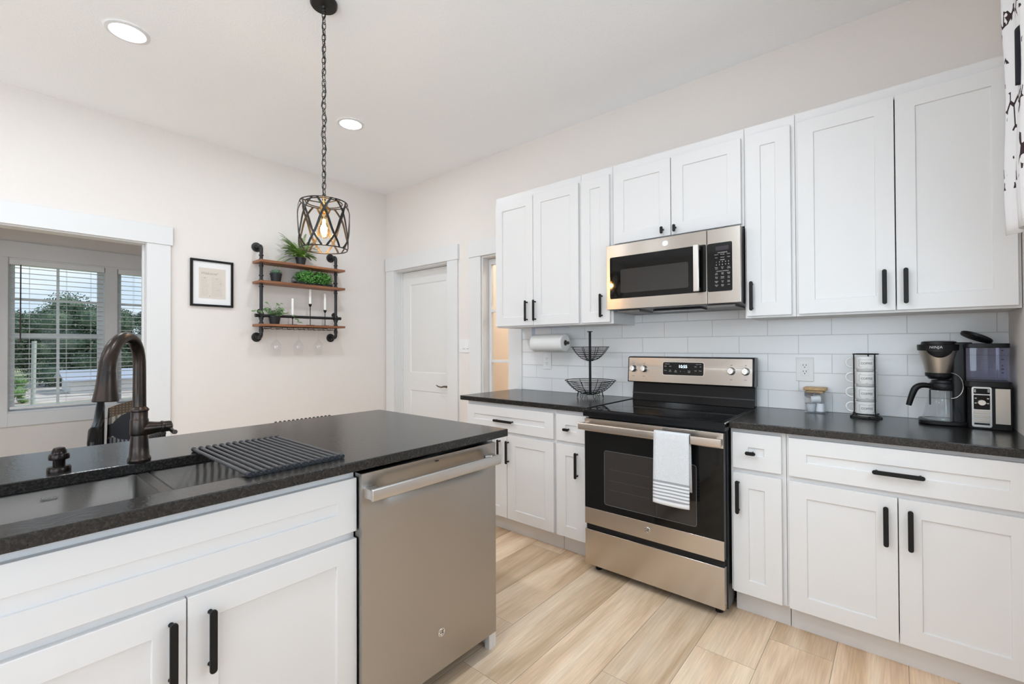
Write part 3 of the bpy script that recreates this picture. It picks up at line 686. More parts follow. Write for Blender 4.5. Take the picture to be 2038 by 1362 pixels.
GRAYBAR = mat('dark coated bar', (.07, .07, .072), .35, .3); RUB = mat('black silicone', (.015, .017, .022), .55)
ny = 14
for k in range(ny):
    y = -2.440 + .272 * k / (ny - 1); mb = MB(); mb.tube([(2.446, y, .9215), (2.924, y, .9215)], .0052, 10); build('bar', mb, GRAYBAR, t)
for x in (2.447, 2.923):
    mb = MB()
    for k in range(ny):
        y = -2.440 + .272 * k / (ny - 1); mb.lathe([(.0060, -.009), (.0072, -.007), (.0072, .007), (.0060, .009)], (x, y, .9215), 12, 'x')
        if k < ny - 1: mb.box(x - .007, x + .007, y, y + .0209, .9145, .921)
    build('silicone_edge', mb, RUB, t)

# ------------------------------------------------------------------ emblem used on the appliances
def emblem(parent, c, R, U, V, name='emblem'):
    U, V = Vector(U), Vector(V); Wn = U.cross(V); c = Vector(c)
    mb = MB(); seg = 28
    def ringpts(r, h): return [c + U * r * math.cos(2 * PI * k / seg) + V * r * math.sin(2 * PI * k / seg) + Wn * h for k in range(seg)]
    pr = [(R, 0), (R, .0016), (R * .96, .0022), (R * .86, .0022), (R * .82, .0012), (.0005, .0012)]
    vs = []; fs = []
    for r, h in pr: vs += ringpts(r, h)
    for i in range(len(pr) - 1):
        for k in range(seg): fs.append((i * seg + k, i * seg + (k + 1) % seg, (i + 1) * seg + (k + 1) % seg, (i + 1) * seg + k))
    mb.add(vs, fs)
    e = build(name, mb, CHROME, parent)
    mb = MB(); text(mb, 'G', c + Wn * .0016 - U * R * .20, U, V, R * 1.05, shear=.3, depth=.001); text(mb, 'E', c + Wn * .0016 + U * R * .26, U, V, R * .95, shear=.3, depth=.001)
    for k in range(4):
        a = PI / 4 + k * PI / 2; p = [c + Wn * .0017 + U * R * .72 * math.cos(a + q) + V * R * .72 * math.sin(a + q) for q in (-.55, -.2, .2, .55)]
        p = [q * 1 for q in p]; mb.tube(p, R * .045, 6)
    build('emblem_script', mb, mat('dark script', (.05, .05, .05), .4), e)

# ------------------------------------------------------------------ dishwasher
def dishwasher():
    t = thing('dishwasher', 'brushed steel dishwasher at the end of the island', 'dishwasher', (2.70, -1.83, 0)); y0, y1 = -2.138, -1.516
    mb = MB(); mb.box(2.36, 2.945, y0 + .004, y1 - .003, .10, .868); build('body', mb, BLKPL, t)
    mb = MB(); mb.box(2.88, 2.90, y0 + .006, y1 - .05, .004, .099); build('kick_plate', mb, BLKPL, t)
    # door skin with folded edges and a shallow dish behind the handle
    def door(u, v):
        y = y0 + (y1 - y0) * u; z = .083 + (.868 - .083) * v
        a = max(0, 1 - ((z - .805) / .055) ** 2) * max(0, min(1, (u - .03) / .12)) * max(0, min(1, (.97 - u) / .12)); a = max(0, a)
        return (2.990 - .016 * a ** 1.2, y, z)
    mb = MB(); mb.grid(door, 40, 60)
    n = 41 * 61
    xb = 2.947; mb.add([(xb, y0, .083), (xb, y1, .083), (xb, y1, .868), (xb, y0, .868), (2.990, y0, .083), (2.990, y1, .083), (2.990, y1, .868), (2.990, y0, .868)],
           [(0, 1, 2, 3), (0, 4, 5, 1), (1, 5, 6, 2), (2, 6, 7, 3), (3, 7, 4, 0)])
    build('door', mb, SSD, t, smooth=30)
    # towel-bar handle
    mb = MB(); mb.prism(rrect(3.022, 3.034, .786, .826, .005, 3), 'y', y0 + .012, y1 - .014)
    def prof(y, e):
        return mb.prism([(2.988, y - e * .004), (3.026, y), (3.026, y + e * .020), (2.988, y + e * .045)], 'z', .790, .822)
    prof(y0 + .013, 1); prof(y1 - .015, -1)
    build('handle', mb, SSH, t, bevel=.002)
    emblem(t, (2.9905, -1.814, .221), .0155, (0, 1, 0), (0, 0, 1))
    mb = MB(); mb.box(2.9903, 2.9910, -1.840, -1.824, .849, .8535); build('vent_mark', mb, BLKPL, t)
dishwasher()

# ------------------------------------------------------------------ range
def stove():
    x0, x1 = 2.916, 3.664; t = thing('range', 'freestanding electric range with black glass top and steel oven door', 'range', (3.29, -.36, 0))
    mb = MB(); mb.box(x0 + .002, x1 - .002, -.645, -.03, .035, .888); build('body', mb, mat('black side panel', (.02, .02, .021), .3), t)
    for x in (x0 + .05, x1 - .05):
        for y in (-.62, -.1): mb = MB(); mb.lathe([(.018, 0), (.018, .03), (.012, .036)], (x, y, .0), 14); build('foot', mb, BLKPL, t)
    # cooktop
    mb = MB(); mb.prism([(-.700, .873), (-.698, .9), (-.690, .9085), (-.05, .9085), (-.05, .873), (-.66, .868)], 'x', x0 - .002, x1 + .002); ct = build('cooktop', mb, BLKEN, t, bevel=.002)
    mb = MB(); mb.box(x0 + .012, x1 - .012, -.672, -.115, .9087, .9112); build('glass_surface', mb, BLKGLASS, ct, bevel=.001)
    RING = mat('burner ring print', (.035, .035, .036), .2)
    for cx, cy, rd in ((3.10, -.53, .105), (3.47, -.52, .088), (3.11, -.25, .078), (3.48, -.26, .105), (3.29, -.22, .05)):
        for q in (1, .72):
            mb = MB(); mb.lathe([(rd * q - .0012, .91135), (rd * q + .0012, .91135)], (cx, cy, 0), 48, caps=False); build('burner_ring', mb, RING, ct)
    mb = MB(); mb.tube([(x1 + .0035, -.694, .9085), (x1 + .0035, -.10, .9085)], .0032, 8); build('edge_strip', mb, SSH, ct)
    # oven door
    d0, d1 = x0 + .004, x1 - .006
    mb = MB(); mb.box(d0, d1, -.688, -.65, .272, .860); dr = build('oven_door', mb, BLKEN, t, bevel=.002)
    mb = MB(); mb.box(d0, d1, -.6915, -.687, .790, .861); build('top_band', mb, SS, dr, bevel=.001)
    mb = MB(); mb.box(d0, d1, -.6915, -.687, .272, .362); build('lower_band', mb, SS, dr, bevel=.001)
    mb = MB(); mb.box(d0, d1, -.6905, -.687, .363, .789); build('door_glass', mb, BLKGLASS, dr)
    mb = MB(); WF = mat('oven window tint', (.030, .026, .024), .06, spec=.7); mb.prism(rrect(3.045, 3.533, .402, .692, .012), 'y', -.6911, -.6904); wn = build('oven_window', mb, WF, dr)
    mb = MB()
    for z in (.485, .535, .595): mb.box(3.07, 3.30, -.6914, -.6910, z, z + .0015)
    mb.box(3.336, 3.3375, -.6914, -.6910, .405, .690)
    build('rack_lines', mb, mat('dim rack line', (.07, .06, .055), .3), wn)
    mb = MB(); P = rrect(3.043, 3.535, .400, .694, .013); mb.tube([(a, -.6911, b) for a, b in P], .0009, 6, closed=True); build('window_outline', mb, mat('window outline', (.20, .20, .20), .3), wn)
    mb = MB(); mb.prism(rrect(-.748, -.735, .803, .842, .005, 3), 'x', d0 - .010, d1 + .004)
    for xa, e in ((d0 - .008, 1), (d1 + .002, -1)): mb.prism([(xa, -.742), (xa + e * .018, -.742), (xa + e * .034, -.690), (xa + e * .004, -.690)], 'z', .806, .839)
    build('handle', mb, SS, dr, bevel=.002)
    emblem(dr, (3.287, -.6918, .322), .0165, (1, 0, 0), (0, 0, 1))
    mb = MB(); mb.box(d0, d1, -.6895, -.648, .045, .240); dw = build('storage_drawer', mb, SS, t, bevel=.0015)
    mb = MB(); mb.box(d0 + .004, d1 - .004, -.675, -.646, .2405, .2715); build('gap_shadow_strip', mb, BLKPL, t)
    # back guard
    mb = MB(); mb.prism([(-.085, .9095), (-.03, .9095), (-.03, 1.03), (-.070, 1.03)], 'x', x0 + .006, x1 - .006); bg_ = build('vent_panel', mb, BLKEN, t, bevel=.002)
    mb = MB(); mb.box(x0 + .008, x1 - .008, -.088, -.082, .955, .962); build('trim_line', mb, mat('soft black edge', (.05, .05, .05), .25), bg_)
    g = MB(); ya, yb = -.120, -.094
    g.prism([(ya, 1.030), (-.03, 1.030), (-.03, 1.197), (yb, 1.197), (yb - .012, 1.190)], 'x', x0 - .012, x1 + .000); gd = build('back_guard', g, BLKEN, t, bevel=.004)
    tl = math.atan2(.0135, .160)
    def face(x, z, h=.001):   # a point on the sloped panel
        f = (z - 1.030) / .160; y = ya + (yb - .012 - ya) * f; return Vector((x, y - h, z))
    def plate(u0, u1, v0, v1, r, h0, h1):
        m = MB(); pts = rrect(u0, u1, v0, v1, r); n = len(pts); vs = [face(a, b, h0) for a, b in pts] + [face(a, b, h1) for a, b in pts]
        m.add(vs, [tuple(range(n)), tuple(range(2 * n - 1, n - 1, -1))] + [(i, n + i, n + (i + 1) % n, (i + 1) % n) for i in range(n)]); return m
    Vd = (face(0, 1.1) - face(0, 1.0)).normalized()
    build('control_panel', plate(x0 - .004, x1 - .010, 1.036, 1.189, .004, -.002, .0012), SS_DARK, gd)
    build('display_bezel', plate(3.140, 3.394, 1.082, 1.166, .012, .001, .0026), CHROME, gd)
    dp = build('display', plate(3.143, 3.391, 1.0845, 1.1635, .010, .002, .0036), BLKGLASS, gd)
    m = MB(); text(m, '10:55', face(3.268, 1.137, .0042), (1, 0, 0), Vd, .026, space=.95)
    build('clock_digits', m, mat('lit digits', (.6, .8, 1), .4, emit=((.62, .82, 1), 2.2)), dp)
    m = MB()
    for s, x, z, k in (('FAVORITES', 3.170, 1.152, .0062), ('Bake', 3.160, 1.138, .007), ('Broil', 3.190, 1.138, .007), ('Warm', 3.160, 1.112, .007), ('Self', 3.190, 1.114, .007), ('Clean', 3.190, 1.107, .007), ('Set', 3.224, 1.112, .007), ('Clock', 3.224, 1.104, .007), ('+', 3.254, 1.108, .010), ('-', 3.277, 1.108, .010),
                       ('Oven', 3.306, 1.112, .007), ('Light', 3.306, 1.104, .007), ('OVEN TIMER', 3.362, 1.152, .0058), ('Start', 3.345, 1.138, .007), ('Off', 3.373, 1.138, .007), ('Lock', 3.345, 1.114, .007), ('Delay', 3.372, 1.114, .007)):
        text(m, s, face(x, z, .0042), (1, 0, 0), Vd, k)
    build('key_print', m, mat('pale print', (.55, .55, .55), .5), dp)
    m = MB()
    for x in (2.945, 3.018, 3.545, 3.620):
        text(m, 'OFF', face(x, 1.151, .0018), (1, 0, 0), Vd, .007); text(m, 'Front' if x in (2.945, 3.620) else 'Rear', face(x, 1.070, .0018), (1, 0, 0), Vd, .007)
        for a in range(-120, 121, 40): m.add([face(x + .031 * math.sin(math.radians(a)) + dx, 1.120 + .031 * math.cos(math.radians(a)) + dz, .0018) for dx, dz in ((-.001, -.001), (.001, -.001), (.001, .001), (-.001, .001))], [(0, 1, 2, 3)])
    build('dial_print', m, mat('grey print', (.10, .09, .085), .5), gd)
    Nn = Vector((1, 0, 0)).cross(Vd)
    for x in (2.945, 3.018, 3.545, 3.620):
        m = MB(); m.lathe([(.0225, 0), (.0225, .004), (.020, .007), (.0185, .024), (.016, .027), (.001, .027)], (0, 0, 0), 26)
        m.prism(rrect(-.0045, .0045, -.0175, .0175, .003), 'z', .024, .032)
        m.xf(Matrix.Translation(face(x, 1.118, .001)) @ Matrix(((1, Vd.x, Nn.x), (0, Vd.y, Nn.y), (0, Vd.z, Nn.z))).to_4x4()); kb = build('knob', m, CHROME, gd)
stove()
# hand towel over the oven handle
def towel():
    mb = MB(); x0, x1 = 3.352, 3.524; zs = [.500, .512, .521, .528, .537, .544, .553, .560, .569, .576, .585, .592, .601, .612]
    zs = zs + [.612 + (.838 - .612) * k / 8 for k in range(1, 9)]; rows = []
    for z in zs: rows.append((-.7545 - .002 * (1 - (z - .5) / .34), z))
    rows += [(-.7535, .8455), (-.748, .8485), (-.7415, .8490), (-.735, .8465), (-.7305, .840), (-.7285, .80), (-.726, .72), (-.724, .64), (-.722, .57)]
    nu = 10; vs = []
    for j, (y, z) in enumerate(rows):
        for i in range(nu + 1):
            u = i / nu; fr = max(0, min(1, (.845 - z) / .3)); sx = 1 + .03 * fr
            front = j < len(zs) + 1
            if front: yy = y - .006 * fr * (.5 + .5 * math.sin(u * 7 + 1.2)); zz = z - .006 * fr * math.sin(u * 3.1) * (1 if j < 3 else .3)
            else: yy = y + .004 * fr * math.sin(u * 5); zz = z
            vs.append(((x0 + x1) / 2 + (u - .5) * (x1 - x0) * sx, yy, zz))
    fs = []; mi = []
    for j in range(len(rows) - 1):
        for i in range(nu): fs.append((j * (nu + 1) + i, j * (nu + 1) + i + 1, (j + 1) * (nu + 1) + i + 1, (j + 1) * (nu + 1) + i)); mi.append(1 if j in (2, 4, 6, 8, 10) else (2 if j < 12 else (1 if j == 12 else 0)))
    mb.add(vs, fs); mb.mi = mi
    tw = mat('heather grey towel cloth', (.60, .615, .635), .95, bump=(500, .0012, 2), mott=(350, (.72, .73, .745), .4, .6)); ts = mat('grey towel stripe', (.33, .34, .36), .95); tl = mat('white towel band', (.76, .77, .785), .95)
    tag(build('hand_towel', mb, [tw, ts, tl], solid=.0032, smooth=60), 'pale grey hand towel with striped hem hanging on the oven handle', 'towel')
towel()

# ------------------------------------------------------------------ microwave
def microwave():
    x0, x1, z0, z1, yf = 2.9115, 3.6685, 1.488, 1.8815, -.400; t = thing('microwave', 'steel over the range microwave with black glass door', 'microwave', (3.29, -.2, 1.488))
    mb = MB(); mb.box(x0 + .002, x1 - .002, -.372, -.012, z0 + .004, z1 - .001); build('body', mb, mat('black case', (.012, .012, .013), .4), t)
    xs = 3.503
    mb = MB(); mb.prism(rrect(x0 - .006, xs - .0012, z0, z1, .003), 'y', yf, -.374); dr = build('door', mb, SS_DARK, t, bevel=.002)
    mb = MB(); mb.prism(rrect(xs + .0012, x1, z0, z1, .003), 'y', yf, -.374); cp = build('control_side', mb, SS_DARK, t, bevel=.002)
    mb = MB(); mb.prism(rrect(2.930, 3.4985, 1.553, 1.807, .008), 'y', yf - .0015, yf + .002); gl = build('door_glass', mb, BLKGLASS, dr)
    mb = MB(); mb.prism(rrect(3.0, 3.405, 1.585, 1.727, .01), 'y', yf - .0019, yf - .0014); build('door_screen', mb, mat('mesh screen glass', (.022, .021, .020), .05, spec=.7), gl)
    mb = MB()
    mb.prism([(3.442, yf - .038), (3.470, yf - .040), (3.474, yf - .034), (3.444, yf - .030)], 'z', 1.556, 1.806)
    for z in (1.562, 1.782): mb.box(3.449, 3.466, yf - .034, yf, z, z + .018)
    build('handle', mb, SSH, dr, bevel=.002)
    emblem(dr, (3.277, yf - .0004, 1.845), .0155, (1, 0, 0), (0, 0, 1))
    mb = MB(); mb.prism(rrect(3.506, 3.628, 1.551, 1.806, .008), 'y', yf - .0015, yf + .002); kp = build('keypad', mb, BLKGLASS, cp)
    mb = MB(); mb.prism(rrect(3.548, 3.612, 1.765, 1.787, .002), 'y', yf - .002, yf - .0014); build('display', mb, mat('display tint', (.03, .025, .035), .1), kp)
    m = MB(); U, V = (1, 0, 0), (0, 0, 1)
    rows = [(1.753, ['CONVENIENCE'], .0068), (1.744, ['Popcorn', 'Beverage', 'Reheat'], .0055), (1.728, ['Auto', 'Defrost', 'Cook'], .006), (1.715, ['EXPRESS'], .006), (1.7045, list('12345'), .009), (1.690, list('67890'), .009),
            (1.676, ['Power', 'Clock', 'Timer'], .0055), (1.669, ['Level', 'Set', 'On/Off'], .0055), (1.656, ['COOKING CONTROLS'], .006), (1.646, ['Add', 'Melt', 'Soften'], .006), (1.640, ['30 Sec', 'Time', 'Hold'], .0055),
            (1.626, ['Cook', 'Weight', 'Turn'], .0058), (1.619, ['Time', 'Defrost', 'Table'], .0055), (1.604, ['Surface', 'Vent', 'Start'], .006), (1.598, ['Light', 'Fan', 'Pause'], .0055), (1.584, ['Cancel', 'Delay', 'Lock'], .006), (1.578, ['Off', 'Start', ''], .0055)]
    for z, ws, k in rows:
        n = len(ws)
        for i, s in enumerate(ws):
            if not s: continue
            x = 3.581 if n == 1 else 3.551 + .060 * i / (n - 1); text(m, s, (x, yf - .0021, z), U, V, k)
    build('key_print', m, mat('white print', (.62, .62, .62), .5), kp)
    # underside
    mb = MB(); mb.prism([(yf + .004, z0 - .001), (-.012, z0 - .014), (-.012, z0 + .004), (yf + .004, z0 + .004)], 'x', x0 + .004, x1 - .004); un = build('underside', mb, mat('dark grey underside', (.10, .10, .11), .35, .4), t)
    FL = mat('grease filter mesh', (.23, .22, .21), .4, .7, bump=(600, .001, 1))
    for a, b in ((2.96, 3.10), (3.49, 3.63)): mb = MB(); mb.box(a, b, -.36, -.16, z0 - .016, z0 - .005); build('filter', mb, FL, un)
    mb = MB(); mb.box(3.16, 3.44, -.30, -.20, z0 - .0155, z0 - .006); build('lamp_lens', mb, BLKGLASS, un)
microwave()

# ------------------------------------------------------------------ wall plates
def outlet(x0, x1, z0, z1, lab):
    t = thing('wall_outlet', lab, 'outlet', ((x0 + x1) / 2, -.0105, (z0 + z1) / 2)); cx, cz = (x0 + x1) / 2, (z0 + z1) / 2
    mb = MB(); mb.prism(rrect(x0, x1, z0, z1, .004), 'y', -.0165, -.0104); build('cover_plate', mb, WHP, t, bevel=.0015)
    mb = MB(); mb.prism(rrect(cx - .017, cx + .017, cz - .034, cz + .034, .003), 'y', -.0185, -.016); rc = build('receptacle', mb, WHP, t, bevel=.0008)
    mb = MB()
    for s in (-1, 1):
        z = cz + s * .017 + .002
        for dx in (-.0065, .0065): mb.box(cx + dx - .0012, cx + dx + .0012, -.0188, -.0184, z - .0005, z + .0085)
        mb.lathe([(.0026, -.0188), (.0026, -.0184)], (cx, 0, z - .008), 12, 'y')
    build('slots', mb, BLKPL, rc)
outlet(2.132, 2.212, 1.086, 1.211, 'white double outlet below the paper towel roll')
outlet(3.849, 3.930, 1.071, 1.201, 'white double outlet above the glass pod jar')
t = thing('light_switch', 'white three gang switch plate between the two white door frames', 'light switch', (1.228, 0, 1.27))
mb = MB(); mb.prism(rrect(1.160, 1.296, 1.211, 1.332, .004), 'y', -.007, -.0005); build('cover_plate', mb, WHP, t, bevel=.0015)
for k in range(3):
    cx = 1.183 + .045 * k; mb = MB(); mb.prism([(-.0065, 1.238), (-.0095, 1.240), (-.0085, 1.303), (-.0065, 1.305)], 'x', cx - .0165, cx + .0165); rk = build('rocker', mb, WHP, t, bevel=.0005)
    if k: mb = MB(); mb.box(cx - .011, cx + .011, -.0105, -.0094, 1.244, 1.2475); build('indicator', mb, mat('grey slot', (.2, .2, .2), .5), rk)

# ------------------------------------------------------------------ paper towels
t = thing('paper_towel_holder', 'clear wall bracket under the wall cabinet carrying the paper roll', 'holder', (2.16, -.15, 1.407))
BLUEP = thin_glass('bluish clear plastic', (.80, .84, .95), .3)
mb = MB(); mb.box(2.140, 2.455, -.17, -.13, 1.4025, 1.4075); build('mount_plate', mb, BLUEP, t)
mb = MB(); mb.box(2.140, 2.146, -.168, -.132, 1.28, 1.4025); build('arm', mb, BLUEP, t)
mb = MB(); mb.tube([(2.141, -.15, 1.290), (2.462, -.15, 1.290)], .011, 16); build('rod', mb, mat('dark rod', (.03, .03, .035), .4), t)
t = thing('paper_towel_roll', 'white paper towel roll hanging under the wall cabinet', 'paper towels', (2.3, -.15, 1.29))
mb = MB(); mb.lathe([(.021, .0), (.060, .0), (.0635, .003), (.0635, .279), (.060, .282), (.021, .282), (.021, 0)], (2.152, -.15, 1.290), 48, 'x', caps=False); build('paper', mb, WHPAPER, t)
mb = MB(); mb.lathe([(.021, -.001), (.0185, -.001), (.0185, .284), (.021, .284), (.021, -.001)], (2.152, -.15, 1.290), 24, 'x', caps=False); build('core', mb, mat('cardboard', (.35, .27, .18), .9), t)

# ------------------------------------------------------------------ two tier wire basket
def basket():
    cx, cy = 2.672, -.208; t = thing('fruit_basket', 'empty black two tier wire basket on a centre post', 'basket', (cx, cy, .914))
    mb = MB(); mb.tube([(cx, cy, .934), (cx, cy, 1.362)], .0085, 14); build('post', mb, BLK, t)
    mb = MB(); mb.lathe([(.009, 0), (.019, .001), (.019, .006), (.004, .007)], (cx, cy, 1.361), 18); build('finial', mb, BLK, t)
    def bowl(R, zr, zb, n, name):
        b = MB(); wr = .0019; H = zr - zb
        for k in range(n + 1):
            f = k / n; r = R * math.sqrt(max(.02, f)) if k else R * .17; z = zb + H * (f ** 1.15)
            b.tube([(cx + r * math.cos(a * PI / 24), cy + r * math.sin(a * PI / 24), z) for a in range(48)], .0026 if k == n else wr, 6, closed=True)
        for a in range(8):
            q = a * PI / 4 + .2; p = []
            for k in range(9):
                f = k / 8; r = R * math.sqrt(max(.004, f)); p.append((cx + r * math.cos(q), cy + r * math.sin(q), zb + H * (f ** 1.15)))
            b.tube(p, wr, 6)
        return build(name, b, BLK, t)
    bowl(.170, 1.032, .9375, 9, 'lower_basket'); bowl(.128, 1.259, 1.166, 8, 'upper_basket')
    for a in range(6):
        q = a * PI / 3 + .35; ux, uy = math.cos(q), math.sin(q); mb = MB(); s = .009
        mb.tube([(cx + ux * .082 - uy * s, cy + uy * .082 + ux * s, .953), (cx + ux * .088 - uy * s, cy + uy * .088 + ux * s, .922), (cx + ux * .090, cy + uy * .090, .9165),
                 (cx + ux * .088 + uy * s, cy + uy * .088 - ux * s, .922), (cx + ux * .082 + uy * s, cy + uy * .082 - ux * s, .953)], .0019, 6); build('foot', mb, BLK, t)
basket()

# ------------------------------------------------------------------ pod jar
def jar():
    cx, cy = 3.944, -.075; t = thing('storage_jar', 'small square glass jar with a wooden lid, under the wall outlet', 'jar', (cx, cy, .914)); h = .046
    mb = MB(); mb.prism(rrect(cx - h, cx + h, cy - h * .9, cy + h * .9, .012), 'z', .9145, .919); build('glass_base', mb, GLASS, t)
    mb = MB(); P = rrect(cx - h, cx + h, cy - h * .9, cy + h * .9, .012); Q = rrect(cx - h + .002, cx + h - .002, cy - h * .9 + .002, cy + h * .9 - .002, .010); n = len(P)
    vs = [(a, b, .919) for a, b in P] + [(a, b, 1.030) for a, b in P]; mb.add(vs, [(i, (i + 1) % n, n + (i + 1) % n, n + i) for i in range(n)]); build('glass_body', mb, GLASS, t)
    mb = MB(); mb.prism(rrect(cx - .040, cx + .040, cy - .036, cy + .036, .010), 'z', 1.018, 1.031); mb.prism(rrect(cx - .050, cx + .050, cy - .046, cy + .046, .012), 'z', 1.031, 1.046); build('lid', mb, BAMBOO, t, bevel=.003)
    PODW = mat('white pod plastic', (.72, .73, .76), .4); PODG = mat('grey pod foil', (.35, .35, .37), .35, .4)
    def pod(c, rot, lab):
        p = thing('coffee_pod', lab, 'coffee pod', c, group='coffee pods in the jar'); p.rotation_euler = rot
        m = MB(); m.lathe([(.0165, -.0215), (.0175, -.020), (.0225, .0195)], (0, 0, 0), 24); build('cup', m, PODW, p, local=True)
        m = MB(); m.lathe([(.0225, .0196), (.0255, .0200), (.0255, .0213), (.022, .0214)], (0, 0, 0), 24); build('foil_lid', m, PODG, p, local=True)
    pod((cx - .0205, cy - .012, .9412), (0, 0, 0), 'white coffee pod upright at the jar bottom, nearer the outlet corner')
    pod((cx + .0205, cy + .005, .9412), (PI, 0, 0), 'white coffee pod lying lid down at the jar bottom, on the mug side')
    pod((cx + .002, cy - .006, .9840), (0, 1.45, .25), 'white coffee pod tipped on its side above the two bottom pods')
    pod((cx - .018, cy + .016, 1.004), (.9, -.8, 0), 'grey lidded coffee pod wedged right under the wooden lid')
jar()

# ------------------------------------------------------------------ stacked mugs in a wire rack
def mugs():
    cx, cy = 4.155, -.125; t = thing('mug_rack', 'black wire rack holding the stack of coffee mugs', 'rack', (cx, cy, .914)); R = .049; w_ = .0028
    mb = MB()
    for a in (205, 318, 80):
        q = math.radians(a); x, y = cx + R * math.cos(q), cy + R * math.sin(q)
        mb.tube([(x, y, 1.222), (x, y, .945), (x + .006 * math.cos(q), y + .006 * math.sin(q), .925), (x + .018 * math.cos(q), y + .018 * math.sin(q), .9175)], w_, 8)
    build('uprights', mb, BLK, t)
    for nm, z, r in (('top_ring', 1.222, R), ('lower_ring', .934, R), ('base_ring', .9175, R + .012)):
        mb = MB(); mb.tube([(cx + r * math.cos(k * PI / 24), cy + r * math.sin(k * PI / 24), z) for k in range(48)], w_, 8, closed=True); build(nm, mb, BLK, t)
    LINE = mat('grey label outline', (.30, .30, .30), .5); INK = mat('dark mug lettering', (.14, .14, .14), .5)
    names = ['lowest white mug lettered COFFEE in the wire rack', 'second white mug from the counter in the wire rack', 'third white mug from the counter in the wire rack', 'topmost white mug lettered COFFEE in the wire rack']
    zs = [.922, .9935, 1.066, 1.1385]; first = None; rt = .0435
    for i, z in enumerate(zs):
        if first:
            dup(first, (cx, cy, z), names[i]); continue
        m = thing('coffee_mug', names[i], 'mug', (cx, cy, z), group='stacked COFFEE mugs'); first = m
        b = MB(); b.lathe([(.028, 0), (.034, .001), (.036, .006), (rt - .0012, .012), (rt, .016), (rt, .070), (rt - .001, .0712), (rt - .004, .070), (rt - .004, .012), (.002, .010)], (0, 0, 0), 40); build('body', b, WHCER, m, local=True)
        b = MB(); q = math.radians(205); d = Vector((math.cos(math.radians(188)), math.sin(math.radians(188)), 0)); b.tube(spline([d * (rt - .002) + Vector((0, 0, .060)), d * (rt + .016) + Vector((0, 0, .0635)), d * (rt + .030) + Vector((0, 0, .054)), d * (rt + .034) + Vector((0, 0, .040)), d * (rt + .028) + Vector((0, 0, .026)), d * (rt + .014) + Vector((0, 0, .018)), d * (rt - .002) + Vector((0, 0, .019))], 5), .0042, 10)
        build('handle', b, WHCER, m, local=True)
        a0 = math.radians(-82)
        def cyl(u, v, e=.0006): a = a0 + u / rt; return Vector(((rt + e) * math.cos(a), (rt + e) * math.sin(a), v))
        b = MB(); out = [(-.031, .056), (-.028, .0585), (-.01, .0565), (.01, .0565), (.028, .0585), (.031, .056), (.0295, .042), (.031, .028), (.026, .022), (0, .0165), (-.026, .022), (-.031, .028), (-.0295, .042)]
        b.tube([cyl(u, v) for u, v in out], .0007, 6, closed=True); lb = build('label_outline', b, LINE, m, local=True)
        b = MB(); text(b, 'COFFEE', (0, 0, 0), (1, 0, 0), (0, 1, 0), .0145, space=.92); b.v = [tuple(cyl(x, y + .039, .0006 + zz)) for x, y, zz in b.v]; build('lettering', b, INK, m, local=True)
mugs()

